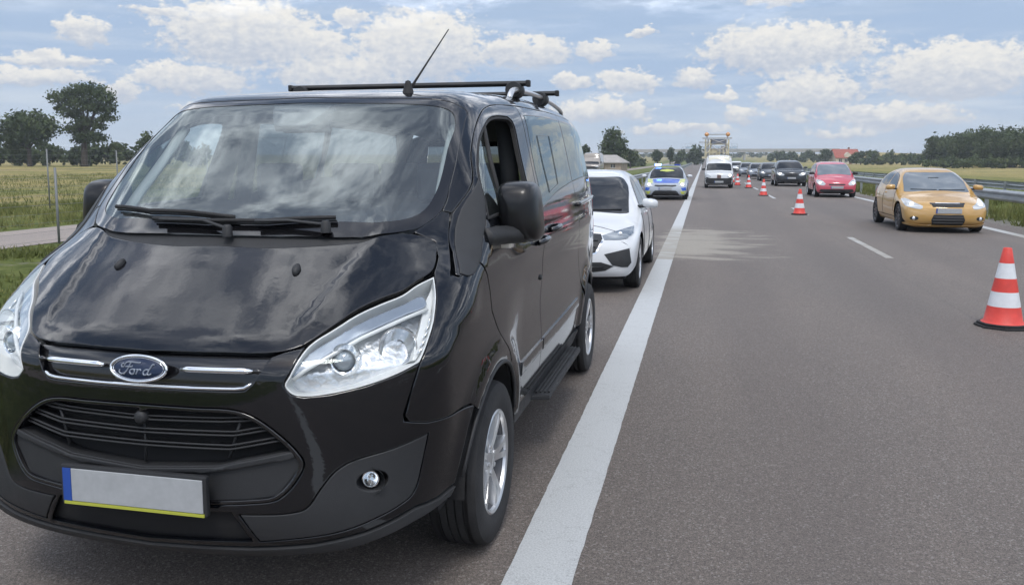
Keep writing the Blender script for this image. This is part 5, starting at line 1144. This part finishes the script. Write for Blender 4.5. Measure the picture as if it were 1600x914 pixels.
def roadside():
    rg=np.random.default_rng(11)
    # ---- trees standing on their own
    cl=[(-3.0,0,10.9,2.3,2.4,1.5),(-.9,.5,12.1,2.0,2.2,1.1),(2.0,0,12.0,2.3,2.4,1.2),(4.3,-.3,10.8,1.8,2.0,1.5),(5.2,0,9.2,1.1,1.4,1.2),(.4,0,10.0,2.4,2.4,1.2),(-1.8,0,8.6,2.0,2.2,1.0),(2.6,0,9.2,2.0,2.2,1.0),(4.4,.3,7.7,1.5,1.6,.7),(.6,0,7.2,2.2,2.0,1.0),(3.0,0,6.4,1.3,1.5,.7),(-1.4,0,6.0,1.9,2.0,1.1),(1.4,0,5.0,1.9,1.9,1.0),(-4.9,0,11.2,.9,1.0,.45),(-3.8,0,9.4,1.1,1.2,.7),(-.4,0,4.4,1.5,1.5,.9),(2.9,0,4.5,1.5,1.4,.8)]
    tree('oak_tree','tall dark oak with spreading crown in the mown field',-96.3,115.,13.4,cl,7600,.42,0,.55,lean=.3)
    cl=[(-3.3,0,5.2,2.4,2.4,2.2),(-1.2,0,6.6,2.4,2.2,1.9),(1.4,0,6.8,2.2,2.2,1.8),(3.4,0,6.0,2.0,2.0,1.8),(0,0,4.6,2.8,2.4,1.4),(-2.6,0,3.2,1.6,1.6,1.3)]
    tree('broad_tree','lower broad tree touching the left side of the tall oak',-101.5,109.5,9.,cl,5500,.50,0,.35)
    bx,by=bearing(958); tree('round_tree','tall round dark tree beyond the small barn',bx*170,by*170,8.8,[(-.2,0,6.6,1.9,1.9,1.9),(.8,0,5.0,2.0,2.0,1.9),(-1.5,0,4.4,1.6,1.6,1.7),(1.7,0,3.4,1.4,1.4,1.3),(0,0,3.,2.2,2.,1.4)],2600,.5,0,.3)
    for px,D,h,w,lb,lm in ((917,175,5.2,3.2,'low tree just right of the black van roof edge',0),(985,190,5.4,3.0,'small tree to the right of the round dark tree',1),(1027,240,6.2,3.2,'pointed tree above the police car roof light',0),(1047,250,6.0,2.2,'slender tree right of the pointed tree above the police car',0),(1345,300,5.6,4.2,'round bush tree right of the red-roofed house',0),(1290,330,6.,5.,'tree clump left of the red-roofed house',0),(232,150,6.4,4.,'small tree touching the black van windscreen pillar edge',1)):
        bx,by=bearing(px); tree('field_tree',lb,bx*D,by*D,h,rnd_clumps(0,0,h*.58,w*.5,w*.5,h*.36,7,rg,.55),1400,.5,lm,.18)
    # ---- wood on the right
    G_='edge trees of the wood on the right'
    specs=[(1462,236,8.0,6),(1478,232,8.6,6),(1500,226,9.6,7),(1517,222,10.4,8),(1536,218,10.6,8),(1556,214,10.4,8),(1578,210,10.2,8),(1600,206,10.4,8),(1626,203,10.6,8)]
    for i,(px,D,h,w) in enumerate(specs):
        bx,by=bearing(px); tree('wood_tree',('leftmost and lowest tree','second tree from the left','third tree from the left','fourth tree from the left','fifth tree from the left','sixth tree from the left','seventh tree from the left','eighth tree from the left','rightmost tree, at the picture edge,')[i]+' along the edge of the right-hand wood',bx*D,by*D,h,rnd_clumps(0,0,h*.50,w*.52,w*.52,h*.47,20,rg,.40),3200,.55,1 if i%3 else 2,.22,G_,z=.1)
    cl=[]
    for px in range(1462,1720,6):
        D=226-.10*(px-1470)+rg.random()*30; bx,by=bearing(px); h=8.5+2.2*rg.random(); cl+=rnd_clumps(bx*D,by*D,h*.5+.2,3.2,3.2,h*.45,5,rg,.5)
    V,F=leaves(cl,14000,.8); tag(mkfast('woodland',V,F,LEAF[0]),'dark mass of the wood behind its edge trees','wood',kind='stuff')
    # ---- far hedges and tree lines that read as one mass
    def belt(name,label,p0,p1,D,h,w,n,size,lm,lift=0.,z=None):
        cl=[]
        for px in np.arange(p0,p1,w):
            bx,by=bearing(px+rg.normal()*w*.3); d=D*(1+.03*rg.normal()); x,y=bx*d,by*d; hh=h*(.65+.6*rg.random()); s=max(1.6,w*d/1300*1.1); zz=(th(x,y) if z is None else z)
            cl+=rnd_clumps(x,y,zz+hh*.46+lift,s,s,hh*.46,4,rg,.6)
        V,F=leaves(cl,n,size); tag(mkfast(name,V,F,LEAF[lm]),label,'tree belt',kind='stuff')
    belt('hedgerow','dark hedgerow along the far edge of the mown field',-60,330,165,4.6,14,7000,.8,0)
    belt('tree_belt','low tree belt on the horizon between the van and the overpass',900,1010,230,3.4,8,2600,.8,0)
    belt('tree_belt','dark bushes beside the carriageway left of the overpass',1058,1094,300,6.5,5,2600,.8,0)
    belt('tree_belt','wooded rise on the horizon left of the red-roofed house',1205,1300,420,5.5,6,4200,1.1,0)
    belt('tree_belt','long low hedge between the red-roofed house and the wood',1330,1475,290,4.2,7,5200,.9,1)
    belt('tree_belt','distant tree line beyond the overpass',1000,1240,760,6.,7,3000,1.6,0)
    belt('undergrowth','low bushes along the foot of the right-hand wood',1452,1640,203,2.6,7,5200,.55,1,z=.2)
    # ---- guard rails
    PW=[(0,.31),(.035,.29),(.075,.25),(.075,.22),(.02,.185),(.0,.155),(.02,.125),(.075,.09),(.075,.06),(.035,.02),(0,0),(-.004,0),(.03,.02),(.07,.06),(.07,.09),(.015,.125),(-.005,.155),(.015,.185),(.07,.22),(.07,.25),(.03,.29),(-.004,.31)]
    pm=MB().box((-.05,-.03,-.5),(.05,.03,.74)).build('post',G('steel')); pme=pm.data; bpy.data.objects.remove(pm)
    def rail(label,x,y0,y1,top,face,step=4.,curve=None):
        t=thing('guard_rail',label,'guard rail',(x,y0,0)); n=len(PW); ys=np.arange(y0,y1,8.); V=[]; F=[]
        for y in ys: V+= [(face*p[0],y-y0,float(zr(y))+top-.31+p[1]) for p in PW]
        for i in range(len(ys)-1):
            for k in range(n-1): F.append((i*n+k,i*n+k+1,(i+1)*n+k+1,(i+1)*n+k))
        mk('beam',V,F,G('steel'),t,smooth=False)
        for i,y in enumerate(np.arange(y0+1,y1-1,step)):
            o=bpy.data.objects.new('post',pme); link(o,t); o.location=(-face*.055,y-y0,float(zr(y))+top-.76)
    rail('steel guard rail edging the median beside the orange car',8.1,6.,380.,.81,-1)
    rail('second steel guard rail standing further across the grassy median',12.5,10.,380.,.76,1)
    rail('steel guard rail along the verge behind the police car',-4.15,19.,330.,.75,1)
    # ---- wire fences by the service road
    mesh=mat('fence_wire',(.20,.21,.21),.6,.5)
    def fence(label,x,ys,hh,cat='fence',wires=9):
        t=thing('wire_fence',label,cat,(x,ys[0],th(x,ys[0])))
        for y in ys:
            dz=th(x,y)-th(x,ys[0]); p=MB().tube([(0,y-ys[0],dz-.3),(0,y-ys[0],dz+hh)],.024,8).build('post',mesh,t,smooth=True)
        for k in range(wires):
            z=hh*(.06+.92*k/(wires-1)); MB().tube([(0,y-ys[0],th(x,y)-th(x,ys[0])+z) for y in ys],.0026,4).build('wire',mesh,t,smooth=True)
    fence('thin wire fence on the near edge of the service road',-12.45,[2.,8.,14.05,20.,26.,32.],1.50)
    fence('taller wire fence beyond the service road',-22.,[6.,15.,24.5,28.,34.,42.,52.,64.,78.],2.05,wires=12)
    # ---- traffic cones
    redc=mat('cone_red',(.62,.055,.04),.5,var=(12.,.1),emit=None); whc=mat('cone_reflective_white',(.66,.68,.70),.4,var=(14.,.06)); blk=G('rubber')
    def cone(label,x,y,hh=.76,rz=0.):
        t=thing('traffic_cone',label,'traffic cone',(x,y,float(zr(y))+.004),rz,'traffic cones along the lane line')
        o8=[(.21*math.cos(rad(22.5+45*k))*1.08,.21*math.sin(rad(22.5+45*k))*1.08) for k in range(8)]
        b=MB().prism([(p[0]*1.1,p[1]*1.1) for p in o8],0,.022).build('base',blk,t,bevel=.006); MB().prism(o8,.0225,.045).build('base_step',blk,b,bevel=.008)
        zs=[.045,.205,.345,.475,.62,hh]; R=lambda z:.150*(1-(z-.045)/.80)+.022
        for i in range(5):
            a,c=zs[i],zs[i+1]; pr=[(R(a)+(.02 if i==0 else 0),a),(R(a+.02)if i==0 else R(a),a+.02 if i==0 else a),(R(c),c)]
            if i==4: pr+=[(R(c)*.86,c+.006),(R(c)*.6,c)]
            MB().lathe(pr,'z',n=32).build('red_band' if i%2==0 else 'white_band',redc if i%2==0 else whc,t,auto=40)
    for lb,x,y,rz in (('largest traffic cone, nearest the camera in the right foreground',2.86,8.78,.2),('second nearest traffic cone, beside the lane dashes before the red car',2.84,26.2,.5),('third traffic cone, in front of the dark off-roader',2.76,40.4,1.),('fourth traffic cone, right of the white van bumper',2.70,52.3,.3),('fifth traffic cone, just beyond the white van bumper corner',2.25,57.5,.1),('sixth traffic cone in the row, close beside the white van flank',2.2,66.,.7),('farthest small traffic cone, behind the white van flank',2.3,80.,.9)): cone(lb,x,y,rz=rz)
    # ---- buildings
    wall=mat('render_wall',(.52,.47,.38),.85,var=(.8,.12)); tile=mat('red_roof_tiles',(.30,.085,.06),.8,var=(2.,.2),bump=(6.,.4)); grey=mat('sheet_roof',(.33,.31,.29),.7,var=(1.,.15)); brick=mat('brown_roof',(.16,.085,.06),.8,var=(2.,.2)); win=mat('window_dark',(.03,.035,.04),.08,coat=.5); frame=mat('window_frame_white',(.6,.6,.58),.6)
    def house(name,label,x,y,rz,w,d,eave,ridge,wm,rm,wins,hip=.0,chim=True,doors=()):
        t=thing(name,label,'house' if name=='house' else 'barn',(x,y,th(x,y)-.2),rz); a,b=w/2,d/2
        V=[(-a,-b,0),(a,-b,0),(a,b,0),(-a,b,0),(-a,-b,eave),(a,-b,eave),(a,b,eave),(-a,b,eave),(-a,0,ridge if not hip else eave),(a,0,ridge if not hip else eave)]
        mk('wall',V,[(0,1,5,4),(2,3,7,6),(1,2,6,9,5),(3,0,4,8,7)],wm,t,smooth=False)
        o=.35; e=eave-.12; hp=hip*a
        if not hip: P_=[(-a-o,-b-o,e),(a+o,-b-o,e),(a+o,0,ridge+.05),(-a-o,0,ridge+.05),(a+o,b+o,e),(-a-o,b+o,e)]; Fc=[(0,1,2,3),(3,2,4,5)]
        else: P_=[(-a-o,-b-o,e),(a+o,-b-o,e),(a-hp,0,ridge),(-a+hp,0,ridge),(a+o,b+o,e),(-a-o,b+o,e)]; Fc=[(0,1,2,3),(3,2,4,5),(1,4,2),(0,3,5)]
        r=MB(); r.add(P_,Fc); r.add([(p[0],p[1],p[2]-.14) for p in P_],[f[::-1] for f in Fc]); 
        bd=[(0,1),(1,2),(2,4),(4,5),(5,3),(3,0)] if not hip else [(0,1),(1,4),(4,5),(5,0)]
        for i,j in bd: r.add([P_[i],P_[j],(P_[j][0],P_[j][1],P_[j][2]-.14),(P_[i][0],P_[i][1],P_[i][2]-.14)],[(0,1,2,3)])
        ro=r.build('roof',rm,t)
        if chim: MB().box((a*.3,.2,ridge-.8),(a*.3+.6,.8,ridge+.7)).build('chimney',brick,ro)
        for (u,z,ww,hh) in wins:
            wo=MB().box((u-ww/2,-b-.03,z),(u+ww/2,-b+.02,z+hh)).build('window',win,t); MB().box((u-ww/2-.08,-b-.05,z-.08),(u+ww/2+.08,-b-.01,z-.003)).build('sill',frame,wo); MB().box((u-.04,-b-.05,z),(u+.04,-b-.031,z+hh)).build('frame',frame,wo)
        for (u,ww,hh) in doors: MB().box((u-ww/2,-b-.04,0),(u+ww/2,-b+.02,hh)).build('door',brick,t)
        return t,ro
    t,ro=house('house','cream house with red tiled roof on the horizon',50.3,326.,.15,8.4,8.,2.6,5.6,wall,tile,[(-2.6,.9,1.,1.2),(-.6,.9,1.,1.2),(2.4,.9,1.4,1.3)],chim=True,doors=[(.9,.9,2.)])
    MB().prism([(-1.2,2.4),(1.2,2.4),(1.2,3.5),(0,4.5),(-1.2,3.5)],-4.05,-1.5,'y').build('dormer',wall,t)
    house('barn','low tan barn with grey roof beyond the white hatchback',-17.6,149.,-.1,8.0,6.,1.75,2.95,mat('tan_wall',(.34,.28,.21),.9,var=(1.,.2)),grey,[(2.6,.7,.7,.6)],hip=.35,chim=False,doors=[(.4,1.4,1.5)])
    house('house','brown-roofed house at the left edge beside the broad tree',-105.,98.5,.5,9.,9.,2.2,6.0,wall,brick,[(-2.,.8,1.1,1.2),(2.2,.8,1.1,1.2)])
    # lorry waiting on the service road
    beige=paint('beige_paint',(.30,.27,.24),dust=.1)
    car('box_van','tall beige and black box van on the service road behind the white hatchback',(-12.75,96.),dict(kind='van',L=5.6,W=2.2,H=2.62,wb=3.3,fo=.95,paint=beige,ws=(.62,1.02,.95,.88),side=[[(1.2,1.4),(1.4,1.7),(1.6,1.95),(2.1,1.96,1),(2.15,1.42,1)]],mirror=(1.2,1.5),step=.11,R=.36,mirmat=G('plastic'),head=[(.58,.95,1),(.75,1.05),(.95,1.1,1),(.98,.95,1)],headmat=lampmat('headlamp_dull'),over=[('black_front','f',[(0,1.02),(.50,1.02),(1.0,.90),(1.02,.35),(0,.32)],G('plastic'))],plate=.6))
    # ---- overpass and sign frames
    con=G('concrete'); ov=thing('overpass','grey concrete overpass crossing the motorway on the horizon','bridge',(12.,556.,0))
    zb=float(zr(556.)); MB().box((-62,-5,zb+5.0),(70,5,zb+6.2)).build('deck',con,ov)
    for x in (-34,-19,13.5,36): MB().box((x-.6,-4,zb-1),(x+.6,4,zb+4.99)).build('pier',con,ov)
    for s_ in (-5.1,4.9): MB().box((-62,s_,zb+6.21),(70,s_+.2,zb+7.1)).build('parapet',con,ov)
    stl=mat('pale_steel',(.5,.53,.55),.5,.4); sc=thing('screen_frame','open steel screen frame standing on the overpass deck','screen',(3.,551.,zb+6.2))
    for i in range(10): MB().box((-14.5+3.6*i-.1,-.1,0),(-14.5+3.6*i+.1,.1,4.4)).build('post',stl,sc)
    for z in (.9,2.6,4.35): MB().box((-14.6,-.06,z-.09),(18.,.06,z+.09)).build('bar',stl,sc)
    for i in range(9): MB().box((-14.3+3.6*i,-.02,1.02),(-14.3+3.6*i+3.2,.02,2.48)).build('pane',glass('screen_pane',(.8,.86,.9),1.4,.05,.25),sc)
    for x0,x1,lb in ((-150,-47,'left grassy approach embankment of the overpass'),(82,230,'right grassy approach embankment of the overpass')):
        a,b=(x0,x1); V=[(a,530,zb-2),(b,530,zb-2),(b,582,zb-2),(a,582,zb-2),(a,548,zb+(0 if x0<0 else 5.5)*1.),(b,548,zb+(5.5 if x0<0 else 0.)),(b,564,zb+(5.5 if x0<0 else 0.)),(a,564,zb+(0 if x0<0 else 5.5))]
        o=mk('embankment',V,[(0,1,5,4),(1,2,6,5),(2,3,7,6),(3,0,4,7),(4,5,6,7)],ground.data.materials[0],smooth=False); o['kind']='structure'
    # ---- road-works lorry with raised warning frame
    yl=mat('works_yellow',(.58,.52,.36),.5,var=(2.,.15)); orl=mat('amber_lamp',(.55,.26,.08),.3,coat=1.); stg=mat('frame_grey',(.38,.37,.36),.5,.3)
    y=118.; z=float(zr(y)); L_=thing('works_lorry','road-works lorry with tall raised warning frame and two amber lamps','lorry',(1.85,y,z))
    MB().box((-1.1,0,.55),(1.1,1.7,2.35)).build('cab',yl,L_,bevel=.12); MB().box((-.98,-.02,1.35),(.98,.1,2.1)).build('windscreen',CARGLASS(),L_,bevel=.04)
    MB().box((-1.2,1.8,.8),(1.2,6.2,1.0)).build('load_bed',stg,L_); MB().box((-1.05,-.06,.4),(1.05,.1,.75)).build('bumper',G('plastic'),L_,bevel=.03)
    for s_ in (1,-1):
        for v in (.85,4.6): wheel_part(L_,(s_*.98,v,.42),s_,.42,.27,.24,WHEEL_CAR)
    MB().box((-1.75,5.6,2.0),(1.75,5.8,2.3)).build('frame_base',yl,L_)
    for x,m_ in ((-1.35,yl),(-1.05,stg),(-.75,yl),(1.35,yl),(1.05,stg)): MB().box((x-.10,5.6,2.31),(x+.10,5.72,4.75)).build('frame_post',m_,L_)
    for zz,x0,x1,hh,m_ in ((2.75,-1.3,1.3,.12,yl),(3.35,-1.3,1.3,.12,stg),(3.95,-1.4,1.4,.12,yl),(4.8,-1.75,1.75,.16,stg),(4.25,-2.15,-1.0,.12,stg)): MB().box((x0,5.48,zz),(x1,5.57,zz+hh)).build('frame_bar',m_,L_)
    for a_,b_ in (((-.75,2.3),(1.25,3.9)),((1.25,2.3),(-.75,3.9)),((-.7,3.9),(1.2,4.75)),((1.2,3.9),(-.7,4.75))): MB().tube([(a_[0],5.44,a_[1]),(b_[0],5.44,b_[1])],.06,6).build('brace',stg,L_,smooth=True)
    MB().box((-.75,5.60,3.95),(1.0,5.66,4.75)).build('arrow_board',mat('board_grey',(.20,.22,.27),.6),L_)
    MB().box((-.7,5.60,2.4),(.3,5.66,3.3)).build('cabinet',yl,L_)
    MB().box((.45,5.60,2.9),(.95,5.66,3.8)).build('cabinet',stg,L_)
    for k in range(7): MB().box((-1.3+.4*k,5.30,2.35),(-1.22+.4*k,5.36,3.1+.18*(k%3))).build('rail_stake',yl,L_)
    for a_,b_ in (((-1.35,2.4),(-.75,3.4)),((-1.35,3.4),(-.75,4.6)),((1.35,2.4),(1.05,3.4)),((1.05,3.4),(1.35,4.6))): MB().tube([(a_[0],5.40,a_[1]),(b_[0],5.40,b_[1])],.05,6).build('brace',yl,L_,smooth=True)
    MB().box((-1.0,5.38,5.34),(1.0,5.48,5.48)).build('lamp_bar',stg,L_)
    for s_ in (1,-1): MB().lathe([(0,-.18),(.12,-.17),(.28,-.07),(.31,0),(.31,.08),(.2,.14),(0,.15)],'y',(s_*1.25,5.44,5.42),20).build('warning_lamp',orl,L_,auto=40)
    for s_ in (1,-1): MB().box((s_*1.2-.06,5.5,4.97),(s_*1.2+.06,5.58,5.2)).build('lamp_post',stg,L_)
    for o in L_.children:
        if o.name.split('.')[0] in ('frame_base','frame_post','frame_bar','brace','arrow_board','cabinet','lamp_bar','rail_stake','lamp_post'): o.scale.x=1.18
        if o.name.startswith('warning_lamp'): o.location.x=.22 if o.data.vertices[0].co.x>0 else -.22
    # ---- grass and weeds
    gm=mat_leaf('grass_blades',(.055,.075,.02),(.13,.15,.04),(.28,.26,.10))
    def grass(name,label,x0,x1,y0,y1,n,hh,dens=None):
        x=x0+(x1-x0)*rg.random(n); yy=y0+(y1-y0)*rg.random(n)
        cl_=np.sin(x*2.1+np.sin(yy*1.3)*1.5)+np.sin(yy*1.7+np.cos(x*.9)*2)+rg.normal(size=n)*.7; k=cl_>-.3; x,yy=x[k],yy[k]; m=len(x)
        zz=terrain(x,yy); h=hh*(.35+.9*rg.random(m))*(.6+.25*np.clip(cl_[k],0,2)); a=rg.random(m)*6.28; w=.012+.01*rg.random(m)+hh*.012
        ox,oy=np.cos(a)*w,np.sin(a)*w; lx,ly=rg.normal(size=m)*h*.35,rg.normal(size=m)*h*.35
        V=np.stack([np.stack([x-ox,yy-oy,zz],1),np.stack([x+ox,yy+oy,zz],1),np.stack([x+lx,yy+ly,zz+h],1)],1).reshape(-1,3); tag(mkfast(name,V,np.arange(3*m).reshape(m,3),gm),label,'grass',kind='stuff')
    grass('verge_grass','rough grass on the verge left of the black van',-12.2,-4.3,2.,22.,42000,.16)
    grass('verge_grass','taller weeds on the bank beyond the service road',-24.,-15.9,6.,46.,30000,.24)
    grass('median_grass','grass under the median guard rails',7.7,14.5,14.,110.,60000,.42)
    grass('verge_grass','grass along the verge behind the police car',-9.,-3.9,22.,140.,22000,.3)
    grass('meadow_grass','dry stalks in the meadow beyond the wire fence',-60.,-22.5,20.,75.,26000,.26)
roadside()
# ------------------------------------------------------------------ air
def haze():
    m=bpy.data.materials.new('hazy_air'); m.use_nodes=True; N=NT(m.node_tree); N.n.clear()
    v=N.node('ShaderNodeVolumePrincipled'); v.inputs['Color'].default_value=(.86,.92,1.,1); v.inputs['Density'].default_value=HAZE; v.inputs['Anisotropy'].default_value=.1
    N.l.new(v.outputs[0],N.node('ShaderNodeOutputMaterial').inputs['Volume'])
    o=MB().box((-2600,-450,-4),(2600,2600,28)).build('haze',m); tag(o,'thin pale haze in the air over the fields','haze',kind='stuff')
HAZE=.00045
haze()
